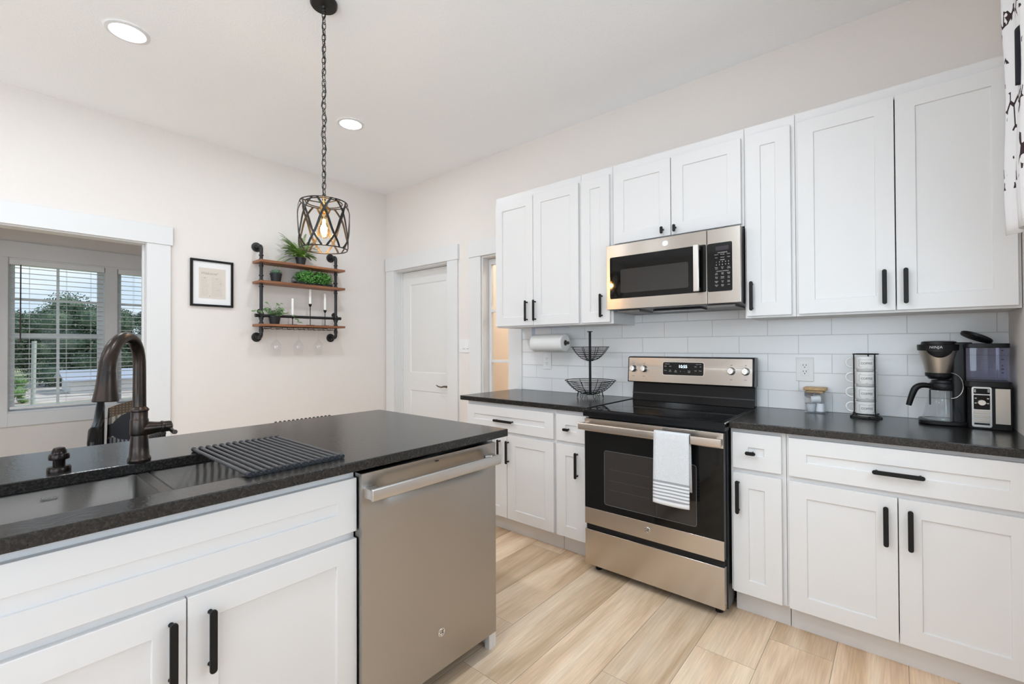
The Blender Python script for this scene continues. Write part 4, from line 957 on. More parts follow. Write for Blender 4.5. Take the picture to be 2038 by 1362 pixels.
# ------------------------------------------------------------------ coffee maker
def coffee():
    cx, cy = 4.48, -.12; t = thing('coffee_maker', 'black and steel drip coffee maker with a clear water tank', 'coffee maker', (cx, cy, .914))
    BSS = mat('satin steel trim', (.55, .50, .44), .30, 1)
    mb = MB(); P = rrect(4.345, 4.512, -.205, -.03, .05, 8); mb.prism(P, 'z', .9145, .931); build('warming_base', mb, BLKPL, t, bevel=.004)
    mb = MB(); mb.prism(rrect(4.500, 4.628, -.212, -.03, .016, 5), 'z', .9145, 1.088); bd = build('tower', mb, BLKPL, t, bevel=.002)
    mb = MB(); mb.prism(rrect(4.494, 4.630, -.215, -.028, .016, 5), 'z', 1.088, 1.112); build('tower_cap', mb, BLKPL, t, bevel=.002)
    mb = MB(); mb.box(4.580, 4.622, -.2135, -.2115, .940, 1.084); build('steel_side', mb, BSS, bd)
    mb = MB(); mb.prism(rrect(4.510, 4.570, .922, 1.090, .008), 'y', -.2165, -.2115); pn = build('control_panel', mb, mat('silver panel', (.60, .60, .59), .28, .8), bd, bevel=.001)
    mb = MB(); mb.prism(rrect(4.516, 4.564, 1.060, 1.083, .003), 'y', -.2175, -.2163); mb.prism(rrect(4.516, 4.564, .996, 1.056, .003), 'y', -.2175, -.2163); build('panel_inset', mb, BLKGLASS, pn)
    for z in (.978, .961, .944): mb = MB(); mb.prism(rrect(4.517, 4.563, z, z + .012, .002), 'y', -.2185, -.2163); build('button', mb, BSS, pn, bevel=.0008)
    mb = MB(); mb.prism(rrect(4.517, 4.563, .932, .940, .001), 'y', -.2172, -.2163); build('slot', mb, BLKPL, pn)
    mb = MB(); mb.lathe([(.0135, 0), (.0135, -.006), (.011, -.010), (.0005, -.010)], (4.540, -.2172, 1.025), 24, 'y'); build('knob', mb, CHROME, pn)
    mb = MB()
    for x, z in ((4.522, 1.042), (4.558, 1.042), (4.522, 1.022), (4.558, 1.022), (4.560, 1.078), (4.560, 1.071), (4.520, 1.076), (4.520, 1.069)): mb.box(x - .003, x + .003, -.2179, -.2174, z - .002, z + .002)
    build('icons', mb, mat('icon white', (.6, .6, .6), .5), pn)
    # water tank
    mb = MB(); n0 = rrect(4.496, 4.622, -.205, -.045, .014, 5); n = len(n0); mb.add([(a, b, 1.113) for a, b in n0] + [(a, b, 1.252) for a, b in n0], [(i, (i + 1) % n, n + (i + 1) % n, n + i) for i in range(n)])
    TANK = mat('violet tinted tank', (.80, .80, .95), .08, trans=.0); TANK = thin_glass('tinted tank plastic', (.78, .78, .87), .35); build('water_tank', mb, TANK, t, solid=.0)
    mb = MB()
    for k in range(24): mb.box(4.535, 4.600, -.0475, -.0465, 1.118 + k * .0055, 1.119 + k * .0055)
    build('tank_ribs', mb, mat('rib grey', (.30, .30, .38), .5), t)
    mb = MB()
    for z, s in ((1.242, .003), (1.205, .004), (1.180, .002), (1.165, .004), (1.150, .003)): mb.box(4.602 - s, 4.602 + s, -.2062, -.2054, z - .0015, z + .0015)
    build('tank_marks', mb, BLKPL, t)
    mb = MB(); mb.prism(rrect(4.493, 4.626, -.209, -.040, .016, 5), 'z', 1.252, 1.271); build('tank_rim', mb, BLKPL, t, bevel=.002)
    # column and brew head
    mb = MB(); mb.prism(rrect(4.455, 4.500, -.165, -.03, .01), 'z', .93, 1.265); build('column', mb, BLKPL, t)
    hc = (4.415, -.130)
    mb = MB(); mb.lathe([(.046, 1.125), (.0475, 1.141)], (hc[0], hc[1], 0), 40); mb.lathe([(.035, 1.113), (.044, 1.128)], (hc[0], hc[1], 0), 32); build('drip_nozzle', mb, BLKPL, t)
    mb = MB(); mb.lathe([(.0455, 1.141), (.0680, 1.242)], (hc[0], hc[1], 0), 48); build('filter_cone', mb, BSS, t)
    mb = MB(); mb.lathe([(.0685, 1.240), (.0725, 1.242), (.0735, 1.266), (.060, 1.268), (.058, 1.279), (.050, 1.282), (.001, 1.283)], (hc[0], hc[1], 0), 48); hd = build('brew_head', mb, BLKPL, t)
    mb = MB()
    def lip(u, v):
        a = math.radians(-128 + 76 * u); z = 1.243 - .034 * v * math.sin(PI * u) ** .6; r = .0690 - .0228 * max(0, (1.242 - z)) / .101 + .0016; return (hc[0] + r * math.cos(a), hc[1] + r * math.sin(a), z)
    mb.grid(lip, 16, 5); build('basket_grip', mb, BLKPL, hd, solid=.002)
    mb = MB(); text(mb, 'NINJA', (0, 0, 0), (1, 0, 0), (0, 1, 0), .0150, space=1.1, shear=.1)
    a0 = math.radians(-100); mb.v = [(hc[0] + (.0738 + z) * math.cos(a0 + x / .0738), hc[1] + (.0738 + z) * math.sin(a0 + x / .0738), 1.2545 + y) for x, y, z in mb.v]; build('lettering', mb, mat('silver lettering', (.62, .62, .60), .35), hd)
    mb = MB(); mb.box(4.44, 4.52, -.16, -.05, 1.258, 1.276); build('bridge', mb, BLKPL, t, bevel=.004)
    mb = MB(); mb.lathe([(.001, 0), (.050, 0), (.053, .003), (.053, .012), (.049, .015), (.001, .015)], (0, 0, 0), 40); mb.xf(Matrix.Translation((4.532, -.125, 1.292)) @ Matrix.Rotation(math.radians(25), 4, 'Y') @ Matrix.Rotation(math.radians(-8), 4, 'X')); build('flip_lid', mb, BLKPL, t)
    mb = MB(); pts = [None] + [(4.450 + .038 * math.sin(k * PI / 14), -.192, 1.088 + .055 * math.cos(k * PI / 14)) for k in range(15)]
    mb.tube(pts[1:], .0016, 8); build('drip_guide', mb, CHROME, t)
coffee()
def carafe():
    cx, cy = 4.430, -.125; t = thing('glass_carafe', 'empty glass coffee carafe with black handle under the brew head', 'carafe', (cx, cy, .932))
    mb = MB(); mb.lathe([(.068, .9325), (.0725, .937), (.072, .945), (.047, 1.058), (.0445, 1.066)], (cx, cy, 0), 44, caps=False); mb.lathe([(.001, .9325), (.068, .9325)], (cx, cy, 0), 44, caps=False); build('glass_body', mb, GLASS, t)
    mb = MB(); mb.lathe([(.0455, 1.064), (.0470, 1.066), (.0470, 1.092), (.044, 1.096)], (cx, cy, 0), 40, caps=False); build('collar', mb, BLKPL, t, solid=.002)
    mb = MB(); mb.lathe([(.030, 1.094), (.043, 1.095), (.041, 1.107), (.020, 1.110), (.001, 1.110)], (cx, cy, 0), 36); build('lid', mb, BLKPL, t)
    d = Vector((math.cos(math.radians(196)), math.sin(math.radians(196)), 0)); c = Vector((cx, cy, 0))
    p = [c + d * .043 + Vector((0, 0, 1.080)), c + d * .075 + Vector((0, 0, 1.083)), c + d * .098 + Vector((0, 0, 1.070)), c + d * .112 + Vector((0, 0, 1.035)), c + d * .124 + Vector((0, 0, .990))]
    q = spline(p, 6); mb = MB(); mb.tube(q, [.011 + .002 * math.sin(PI * i / (len(q) - 1)) - .002 * max(0, i / (len(q) - 1) - .6) for i in range(len(q))], 14); build('handle', mb, BLKPL, t)
    mb = MB(); mb.box(cx - .05, cx - .044, cy - .052, cy - .040, 1.0, 1.066); mb.xf(Matrix.Identity(4)); build('handle_strap', mb, BLKPL, t)
carafe()

# ------------------------------------------------------------------ pipe shelf on the end wall
def pipe_shelf():
    t = thing('pipe_shelf', 'three board wooden shelf on black iron pipes', 'shelf', (.0, -.98, 1.35)); xb = .184; px = .105
    for z in (2.014, 1.837, 1.468):
        mb = MB(); mb.box(.012, xb, -1.367, -.594, z - .020, z); build('board', mb, SHELFW, t, bevel=.002)
    PY = (-1.330, -.650)
    for y in PY:
        mb = MB()
        for z, sg in ((2.143, -1), (1.356, 1)):
            a = [(.02, y, z), (px - .028, y, z)] + [(px - .028 + .028 * math.sin(q), y, z + sg * .028 * (1 - math.cos(q))) for q in [k * PI / 12 for k in range(1, 7)]] + [(px, y, z + sg * .06)]
            mb.tube(a, .0145, 14)
        mb.tube([(px, y, 1.40), (px, y, 2.10)], .0135, 14)
        pp = build('pipe', mb, IRON, t)
        for z in (2.143, 1.356):
            mb = MB(); mb.lathe([(.041, .001), (.041, .007), (.036, .009), (.021, .010), (.019, .026), (.0165, .028)], (0, y, z), 26, 'x')
            for k in range(4): mb.lathe([(.004, .009), (.003, .0115)], (0, y + .030 * math.cos(k * PI / 2 + .4), z + .030 * math.sin(k * PI / 2 + .4)), 8, 'x')
            build('flange', mb, IRON, pp)
        mb = MB()
        for z in (2.058, 2.022, 1.968, 1.885, 1.845, 1.790, 1.565, 1.512, 1.476, 1.420, 1.405): mb.lathe([(.0145, -.006), (.0185, -.005), (.0185, .005), (.0145, .006)], (px, y, z), 16)
        mb.tube([(px + .002, y - .02, 1.540), (px + .002, y + .02, 1.540)], .019, 14); mb.tube([(.055, y + .008, 1.580), (.085, y + .004, 1.566), (px, y, 1.552)], [.024, .019, .0135], 14)
        mb.lathe([(.0195, -.02), (.0195, .02)], (px, y, 1.540), 14)
        build('pipe_fitting', mb, IRON, pp)
    mb = MB(); mb.tube([(px + .002, PY[0] - .045, 1.540), (px + .002, PY[1] + .045, 1.544)], .0125, 14); mb.lathe([(.015, -.01), (.015, .01)], (px + .002, PY[0] - .04, 1.54), 12, 'y'); mb.lathe([(.015, -.01), (.015, .01)], (px + .002, PY[1] + .04, 1.544), 12, 'y'); build('cross_rail', mb, IRON, t)
    # stemware rack: bent wire loops under the lowest board
    mb = MB()
    for yc in (-1.296, -1.198, -1.10, -1.002, -.908, -.814, -.72):
        wv = .022
        mb.tube([(.03, yc - wv, 1.447), (.035, yc - wv, 1.428), (.165, yc - wv, 1.428), (.172, yc - wv * .4, 1.428), (.172, yc + wv * .4, 1.428), (.165, yc + wv, 1.428), (.035, yc + wv, 1.428), (.03, yc + wv, 1.447)], .0022, 6)
    for x in (.035, .16): mb.tube([(x, -1.32, 1.4455), (x, -.70, 1.4455)], .0022, 6)
    build('stemware_rack', mb, BLK, t)
pipe_shelf()
def glass_at(y, lab):
    t = thing('wine_glass', lab, 'wine glass', (.085, y, 1.4445), group='upside down wine glasses under the shelf')
    mb = MB(); mb.lathe([(.001, -.001), (.032, -.003), (.034, -.0045), (.020, -.007), (.0045, -.015), (.0035, -.03), (.0035, -.095), (.006, -.106), (.024, -.128), (.0425, -.150), (.0445, -.165), (.039, -.215), (.0345, -.255)], (0, 0, 0), 36, caps=False)
    build('bowl_and_stem', mb, thin_glass('stemware glass', (.97, .97, .97), .5) if 'stemware glass' not in MATS else MATS['stemware glass'], t, local=True); return t
g1 = glass_at(-1.198, 'upside down wine glass hanging below the trailing plant')
dup(g1, (.085, -1.002, 1.4445), 'middle one of the three upside down wine glasses'); dup(g1, (.085, -.814, 1.4445), 'upside down wine glass hanging closest to the white panel door')
# candles
def candle(y, stem_h, ch, labs):
    t = thing('candle_holder', labs[0], 'candle holder', (.10, y, 1.468), group='black candle holders')
    z = 1.4685
    mb = MB(); mb.lathe([(.040, 0), (.041, .002), (.039, .0045), (.006, .006)], (.10, y, z), 32); build('base_plate', mb, BLK, t)
    mb = MB(); mb.lathe([(.0035, .005), (.0035, stem_h - .026)], (.10, y, z), 12); build('stem', mb, BLK, t)
    mb = MB(); mb.lathe([(.004, stem_h - .028), (.010, stem_h - .020), (.0135, stem_h - .008), (.0145, stem_h), (.0118, stem_h), (.0112, stem_h - .012), (.001, stem_h - .013)], (.10, y, z), 20); build('cup', mb, BLK, t)
    c = thing('taper_candle', labs[1], 'candle', (.10, y, z + stem_h - .012), group='white taper candles')
    mb = MB(); mb.lathe([(.0105, 0), (.0105, ch - .01), (.008, ch - .002), (.002, ch)], (.10, y, z + stem_h - .0125), 20); build('wax', mb, WAX, c)
    mb = MB(); mb.tube([(.10, y, z + stem_h - .0125 + ch - .001), (.101, y, z + stem_h - .0125 + ch + .006)], .0008, 6); build('wick', mb, BLK, c)
candle(-1.062, .082, .172, ('lowest black candle holder, next to the trailing plant', 'white taper candle in the lowest holder'))
candle(-.900, .200, .152, ('tallest black candle holder, middle of three', 'white taper candle reaching highest, in the tallest holder'))
candle(-.756, .152, .168, ('medium height black candle holder by the shelf end post', 'white taper candle in the medium height holder'))

# ------------------------------------------------------------------ plants
POT = mat('black plant pot', (.014, .014, .015), .5); SOIL = mat('soil', (.03, .02, .014), .95)
def pot(t, x, y, z, h, r0, r1):
    mb = MB(); mb.lathe([(r0, 0), (r1, h - .01), (r1 + .003, h - .009), (r1 + .003, h), (r1 - .003, h), (r1 - .004, h - .012), (.001, h - .012)], (x, y, z + .0005), 30); build('pot', mb, POT, t)
    mb = MB(); mb.lathe([(r1 - .0045, h - .0118), (.001, h - .008)], (x, y, z + .0005), 20); build('soil', mb, SOIL, t)
FERN = mat('fern green', (.12, .25, .035), .55, mott=(30, (.24, .40, .08), .4, .6)); SUCC = mat('succulent green', (.14, .25, .16), .55, mott=(40, (.20, .33, .22), .4, .6))
BOX = mat('boxwood green', (.045, .18, .03), .5, mott=(45, (.12, .33, .06), .4, .6)); PEP = mat('pothos green', (.10, .20, .07), .45, mott=(45, (.24, .36, .16), .42, .6))
t = thing('potted_fern', 'spiky green fern in a black pot on the top shelf', 'plant', (.095, -.985, 2.014)); pot(t, .095, -.985, 2.014, .072, .034, .044)
mb = MB(); R = random.Random(5)
for k in range(96):
    a = R.random() * 2 * PI; L = R.uniform(.13, .20); up = R.uniform(.8, 1.9); d = Vector((math.cos(a) * .55, math.sin(a), 0)); pts = []
    if k < 8: d = Vector((.1 * math.cos(a), -1, 0)); up = R.uniform(.15, .5); L = R.uniform(.18, .25)
    for i in range(20):
        f = i / 19; pts.append(Vector((.095, -.985, 2.076)) + d * L * f + Vector((0, 0, L * up * f - L * .75 * f * f)))
    if max(p.x for p in pts) < .02 or min(p.x for p in pts) < .012: pts = [Vector((max(p.x, .014), p.y, p.z)) for p in pts]
    for i in range(19):
        tg = (pts[i + 1] - pts[i]).normalized(); sd = tg.cross(Vector((0, 0, 1))).normalized(); nrm = sd.cross(tg); wd = .020 * math.sin(PI * (i + .7) / 20) ** .7
        c = pts[i]
        mb.add([c - sd * .0012, c + sd * .0012, pts[i + 1] + sd * .0010, pts[i + 1] - sd * .0010], [(0, 1, 2, 3)])
        for s in (-1, 1): mb.add([c, c + sd * s * wd * .6 + tg * .003 + nrm * .002, c + sd * s * wd + tg * .010, c + tg * .007], [(0, 1, 2, 3)])
build('fronds', mb, FERN, t, smooth=0)
t = thing('potted_succulent', 'grey green rosette succulent in a black pot', 'plant', (.095, -1.205, 1.837)); pot(t, .095, -1.205, 1.837, .078, .036, .047)
mb = MB()
for lay, (n, L, el) in enumerate(((11, .050, .35), (10, .044, .65), (8, .036, .95), (5, .026, 1.25))):
    for k in range(n):
        a = 2 * PI * k / n + lay * .4; s = len(mb.v); mb.ell((L * .62, 0, 0), L * .45, L * .26, .0055, 10, 6)
        mb.xf(Matrix.Translation((.095, -1.205, 1.913 + lay * .004)) @ Matrix.Rotation(a, 4, 'Z') @ Matrix.Rotation(-el, 4, 'Y'), s)
build('rosette', mb, SUCC, t)
t = thing('boxwood_planter', 'bushy bright green boxwood in a low black wire planter', 'plant', (.10, -.872, 1.837))
mb = MB(); mb.box(.06, .145, -1.045, -.70, 1.8375, 1.862); bx_ = build('planter_box', mb, POT, t, bevel=.002)
mb = MB()
for z in (1.87, 1.90): mb.tube([(a, b, z) for a, b in rrect(.056, .149, -1.049, -.696, .006, 2)], .0016, 6, closed=True)
for x, y in ((.056, -1.049), (.149, -1.049), (.149, -.696), (.056, -.696), (.149, -.93), (.149, -.81)): mb.tube([(x, y, 1.838), (x, y, 1.90)], .0016, 6)
build('wire_rail', mb, BLK, t)
mb = MB(); R = random.Random(9)
for k in range(2000):
    u = Vector((R.gauss(0, 1), R.gauss(0, 1), R.gauss(0, 1))).normalized(); q = R.uniform(.55, 1.0); u = Vector((abs(u.x) ** .6 * math.copysign(1, u.x), abs(u.y) ** .6 * math.copysign(1, u.y), u.z))
    lim = min(1.0, 1 / max(abs(u.x), abs(u.y), abs(u.z), .6)); c = Vector((.108 + u.x * .068 * q * lim, -.872 + u.y * .178 * q * lim, 1.908 + u.z * .068 * q + R.uniform(-.008, .008)))
    if c.x < .015 or c.z > 1.99: continue
    s = R.uniform(.009, .016); a = (u + Vector((R.gauss(0, .5), R.gauss(0, .5), R.gauss(0, .5)))).normalized(); b = a.orthogonal().normalized(); b = (b * math.cos(k) + a.cross(b) * math.sin(k)); e = a.cross(b)
    mb.add([c, c + b * s * .6 + e * s * .5 + a * s * .2, c + b * s * 1.4, c + b * s * .6 - e * s * .5 + a * s * .2], [(0, 1, 2, 3)])
build('leaves', mb, BOX, t, smooth=0)
t = thing('potted_pothos', 'trailing round leaf plant in a black pot on the lowest shelf', 'plant', (.10, -1.218, 1.468)); pot(t, .10, -1.218, 1.468, .075, .037, .048)
stems, leaves = MB(), MB(); R = random.Random(12); c0 = Vector((.10, -1.218, 1.535))
def heart(c, d, n, s):
    d = d.normalized(); sd = d.cross(n).normalized(); n = sd.cross(d); o = [(0, 0, 0), (-.18, .38, .06), (.12, .62, .10), (.55, .52, .06), (.95, .22, 0), (1.15, 0, -.05), (.95, -.22, 0), (.55, -.52, .06), (.12, -.62, .10), (-.18, -.38, .06)]
    vs = [c + d * a * s + sd * b * s + n * z * s for a, b, z in o] + [c + d * .45 * s]; leaves.add(vs, [(10, i, (i + 1) % 10) for i in range(10)])
spots = [(R.uniform(0, 6.28), R.uniform(.02, .068), R.uniform(.012, .075)) for _ in range(64)] + [(4.4, .10, .10), (4.9, .06, .115), (1.2, .05, .12), (1.7, .02, .11)]
for a, q, z in spots:
    e = c0 + Vector((math.cos(a) * q * .8, math.sin(a) * q, z)); stems.tube([c0 - Vector((0, 0, .005)), (c0 + e) / 2 + Vector((0, 0, .015)), e], .0011, 5)
    heart(e, Vector((math.cos(a), math.sin(a), R.uniform(-.5, .2))), Vector((R.gauss(0, .3) + .9, R.gauss(0, .3) - .3, 1)), R.uniform(.018, .028))
for pth in ([(.11, -1.25, 1.55), (.12, -1.30, 1.585), (.135, -1.35, 1.575), (.14, -1.40, 1.572)], [(.11, -1.18, 1.55), (.15, -1.14, 1.565), (.17, -1.09, 1.545), (.172, -1.055, 1.515), (.165, -1.03, 1.49)]):
    stems.tube(pth, .0012, 5)
    for p in pth[1:]:
        for s in (-1, 1): heart(Vector(p), Vector((.3, s * .8 - .4, R.uniform(-.6, .4))), Vector((.6, 0, 1)), R.uniform(.017, .025))
build('stems', stems, PEP, t); build('leaves', leaves, PEP, t, smooth=0)

# ------------------------------------------------------------------ framed print
t = thing('picture_frame', 'thin black frame with a welcome letter print', 'picture', (.0, -1.67, 1.60)); y0, y1, z0, z1 = -1.821, -1.516, 1.600, 1.979
mb = MB(); f = .017
for a in ((y0, y1, z1 - f, z1), (y0, y1, z0, z0 + f), (y0, y0 + f, z0 + f, z1 - f), (y1 - f, y1, z0 + f, z1 - f)): mb.box(.001, .020, *a)
build('frame', mb, BLK, t, bevel=.001)
mb = MB(); mb.box(.001, .009, y0 + f, y1 - f, z0 + f, z1 - f); build('mat_board', mb, mat('white mat board', (.80, .795, .79), .8), t)
mb = MB(); mb.box(.0085, .0105, -1.762, -1.572, 1.666, 1.912); pr = build('print', mb, mat('cream paper', (.66, .60, .54), .85), t)
INK2 = mat('grey brown ink', (.34, .31, .27), .7); m = MB(); U, V = (0, 1, 0), (0, 0, 1)
text(m, 'Welcome!', (.0108, -1.752, 1.868), U, V, .031, align='LEFT', shear=.45, space=.9); build('heading', m, INK2, pr)
m = MB(); R = random.Random(2)
for k in range(14):
    z = 1.835 - k * .0112
    for a, b in ((-1.748, -1.690), (-1.672, -1.590)):
        y = a
        while y < b - R.uniform(0, .02): L = R.uniform(.004, .011); m.box(.0105, .0108, y, y + L, z, z + .0014); y += L + .002
for y, z in ((-1.725, 1.828), (-1.640, 1.824), (-1.612, 1.790), (-1.690, 1.684)): m.box(.0105, .0109, y, y + .008, z, z + .005)
m.box(.0105, .0109, -1.640, -1.610, 1.735, 1.737)
build('letter_lines', m, mat('pale ink', (.36, .32, .28), .8), pr)

# ------------------------------------------------------------------ pendant
def pendant():
    cx, cy = 2.172, -1.837; t = thing('pendant_light', 'black cage pendant lamp hanging on a chain over the island', 'pendant lamp', (cx, cy, CH))
    PB = mat('black pendant steel', (.018, .017, .016), .38, .4)
    mb = MB(); mb.lathe([(.062, 0), (.062, -.014), (.056, -.022), (.012, -.024), (.008, -.032)], (cx, cy, CH - .0005), 36); build('canopy', mb, PB, t)
    mb = MB(); mb.lathe([(.001, .009), (.006, .006), (.009, 0), (.006, -.006), (.001, -.009)], (cx, cy, CH - .04), 16); build('loop', mb, PB, t)
    mb = MB(); zt, zb = CH - .048, 1.975; n = 33; p = (zt - zb) / n
    for k in range(n):
        z = zt - p * (k + .5); hl, hw = p * .5 + .0045, .0095; a = (k % 2) * PI / 2 + .5; d = Vector((math.cos(a), math.sin(a), 0)); q = []
        for s in range(16):
            an = 2 * PI * s / 16; q.append(Vector((cx, cy, z)) + d * hw * math.cos(an) + Vector((0, 0, 1)) * hl * math.copysign(abs(math.sin(an)) ** .75, math.sin(an)))
        mb.tube(q, .0019, 6, closed=True)
    build('chain', mb, PB, t)
    mb = MB(); mb.tube([(cx + .009 * math.sin(k * .9), cy + .009 * math.cos(k * 1.1), zt + .01 - (zt - zb + .02) * k / 40) for k in range(41)], .0021, 8); build('cord', mb, PB, t)
    zT, zB, Rr = 1.962, 1.738, .116
    def rad(f): return Rr * (1 - .09 * (2 * abs(f - .5)) ** 5)
    for nm, z, f in (('top_ring', zT, 1), ('bottom_ring', zB, 0)):
        mb = MB(); r = rad(f) - .0
        for rr_ in ((r,) if nm == 'bottom_ring' else (r, r * .78)): mb.tube([(cx + rr_ * math.cos(k * PI / 32), cy + rr_ * math.sin(k * PI / 32), z) for k in range(64)], .0028, 8, closed=True)
        if nm == 'top_ring':
            for k in range(3): a = k * 2 * PI / 3 + .3; mb.tube([(cx, cy, z), (cx + r * math.cos(a), cy + r * math.sin(a), z)], .0028, 8)
        build(nm, mb, PB, t)
    for k in range(16):
        a0 = (k // 2) * PI / 4 + (0 if k % 2 else PI / 8) + .12; sgn = 1 if k % 2 else -1; span = PI / 4 * 1.25; mb = MB(); vs = []; n = 22
        for i in range(n + 1):
            f = i / n; g = f + .06 * math.sin(2 * PI * f); a = a0 + sgn * span * (g - .5); r = rad(f) + (.0012 if sgn > 0 else -.0012); z = zB + (zT - zB) * f
            for s in (-1, 1): w2 = .0058 / Rr; vs.append((cx + r * math.cos(a + s * w2), cy + r * math.sin(a + s * w2), z))
        mb.add(vs, [(2 * i, 2 * i + 1, 2 * i + 3, 2 * i + 2) for i in range(n)]); build('cage_band', mb, PB, t, solid=.0018, smooth=0)
    mb = MB(); mb.lathe([(.005, 1.978), (.006, 1.962), (.017, 1.958), (.018, 1.945), (.018, 1.915), (.0155, 1.912)], (cx, cy, 0), 24); build('socket', mb, BRASS, t)
    mb = MB(); mb.lathe([(.0130, 1.912), (.0135, 1.900), (.019, 1.880), (.0265, 1.850), (.0285, 1.828), (.024, 1.805), (.013, 1.794), (.001, 1.790)], (cx, cy, 0), 28); bl = build('bulb', mb, thin_glass('amber bulb glass', (1, .86, .62), .15), t)
    mb = MB()
    for k in range(6):
        a = k * PI / 3; mb.tube([(cx + .004 * math.cos(a), cy + .004 * math.sin(a), 1.885), (cx + .011 * math.cos(a + .3), cy + .011 * math.sin(a + .3), 1.828), (cx + .006 * math.cos(a + .5), cy + .006 * math.sin(a + .5), 1.815)], .0013, 6)
    build('filament', mb, mat('glowing filament', (1, .6, .2), .5, emit=((1, .56, .20), 70)), bl)
    p = bpy.data.lights.new('pendant_bulb', 'POINT'); p.energy = 5; p.color = (1, .66, .34); p.shadow_soft_size = .02; p_ = bpy.data.objects.new('pendant_bulb', p); COL.objects.link(p_); p_.parent = t; p_.location = (0, 0, 1.845 - CH)
pendant()

# ------------------------------------------------------------------ recessed lights
LENS = mat('lit lens', (1, 1, 1), .5, emit=((1, .97, .93), 6)); 
def can(x, y, lab, k=1.0):
    t = thing('recessed_light', lab, 'ceiling light', (x, y, CH), group='recessed ceiling lights')
    mb = MB(); mb.lathe([(.094, -.001), (.0935, -.006), (.078, -.009), (.076, -.004)], (x, y, CH), 40, caps=False); build('trim_ring', mb, TRIM, t, solid=.001)
    mb = MB(); mb.lathe([(.0765, -.005), (.001, -.0045)], (x, y, CH), 40); build('lens', mb, LENS, t)
    area('can_lamp', (x, y, CH - .012), .15, CAN_W * k, (.84, .93, 1.0), shape='DISK', parent=t)
can(1.192, -2.407, 'lit recessed ceiling light over the cased opening to the next room', .62)
can(1.172, -1.112, 'lit recessed ceiling light beyond the pendant chain', .7)
can(3.50, -1.40, 'lit recessed ceiling light over the aisle in front of the range', .24)
can(3.30, -2.40, 'lit recessed ceiling light over the sink', 1.1)
can(1.19, -3.75, 'added unseen ceiling light behind the island, window side')  # from here on: out-of-view lamps added to even out the light
can(3.30, -3.75, 'added unseen ceiling light behind the island, counter side')
can(1.19, -5.2, 'added unseen ceiling light at the far end, window side')
can(3.30, -5.2, 'added unseen ceiling light at the far end, counter side')

# ------------------------------------------------------------------ curtain at the side window
def curtain_mat():
    m, n, L, p, o = _new('black and white print cloth'); tcx = n.new('ShaderNodeNewGeometry'); s = n.new('ShaderNodeSeparateXYZ'); L(tcx.outputs['Position'], s.inputs[0])
    mp_ = n.new('ShaderNodeMapping'); mp_.inputs['Scale'].default_value = (16, 22, 5); L(tcx.outputs['Position'], mp_.inputs[0])
    v = n.new('ShaderNodeTexVoronoi'); v.feature = 'DISTANCE_TO_EDGE'; v.inputs['Scale'].default_value = 1.9; L(mp_.outputs[0], v.inputs[0])
    a = n.new('ShaderNodeMath'); a.operation = 'LESS_THAN'; a.inputs[1].default_value = .055; L(v.outputs['Distance'], a.inputs[0])
    nz_ = n.new('ShaderNodeTexNoise'); nz_.inputs['Scale'].default_value = 9; L(tcx.outputs['Position'], nz_.inputs[0]); b = n.new('ShaderNodeMath'); b.operation = 'GREATER_THAN'; b.inputs[1].default_value = .52; L(nz_.outputs[0], b.inputs[0])
    c = n.new('ShaderNodeMath'); c.operation = 'GREATER_THAN'; c.inputs[1].default_value = 1.80; L(s.outputs[2], c.inputs[0])
    e = n.new('ShaderNodeMath'); e.operation = 'MULTIPLY'; L(a.outputs[0], e.inputs[0]); L(b.outputs[0], e.inputs[1]); f_ = n.new('ShaderNodeMath'); f_.operation = 'MULTIPLY'; L(e.outputs[0], f_.inputs[0]); L(c.outputs[0], f_.inputs[1])
    x = n.new('ShaderNodeMix'); x.data_type = 'RGBA'; L(f_.outputs[0], x.inputs[0]); x.inputs[6].default_value = (.80, .79, .80, 1); x.inputs[7].default_value = (.035, .018, .022, 1); L(x.outputs[2], p.inputs['Base Color']); p.inputs['Roughness'].default_value = .95
    return m
t = thing('window_curtain', 'black and white print curtain at the edge of the window beside the wall cabinets', 'curtain', (4.575, -1.3, 1.64))
def cur(u, v):
    y = -.60 - 1.75 * u; z = 1.645 + .95 * v; q = 1.75 * u
    fold = math.cos(q * 2 * PI / .135) * .020 + .006 * math.cos(q * 71)
    return (4.594 - fold - .004 * math.sin(v * 9), y - .008 * math.sin(v * 5 + 1) * max(0, 1 - u * 12), z)
mb = MB(); mb.grid(cur, 360, 20); build('cloth', mb, curtain_mat(), t, solid=.0025, smooth=80)
def blk(u, v):
    q = .11 + .10 * u; c = cur(q / 1.75, 0); z = 2.12 + .17 * v - .04 * u * (1 - v); return (c[0] - .0035, c[1], z)
mb = MB(); mb.grid(blk, 60, 12); build('black_applique', mb, mat('black cloth', (.010, .010, .016), .9), t, solid=.001, smooth=80)
t = thing('curtain_rod', 'slim black rod carrying the print curtain', 'curtain rod', (4.588, -1.4, 2.60))
mb = MB(); mb.tube([(4.588, -.55, 2.604), (4.588, -2.42, 2.604)], .008, 12); build('rod', mb, BLK, t)
mb = MB()
for y in (-.56, -2.40): mb.tube([(4.588, y, 2.604), (4.644, y, 2.604)], .006, 8)
build('brackets', mb, BLK, t)

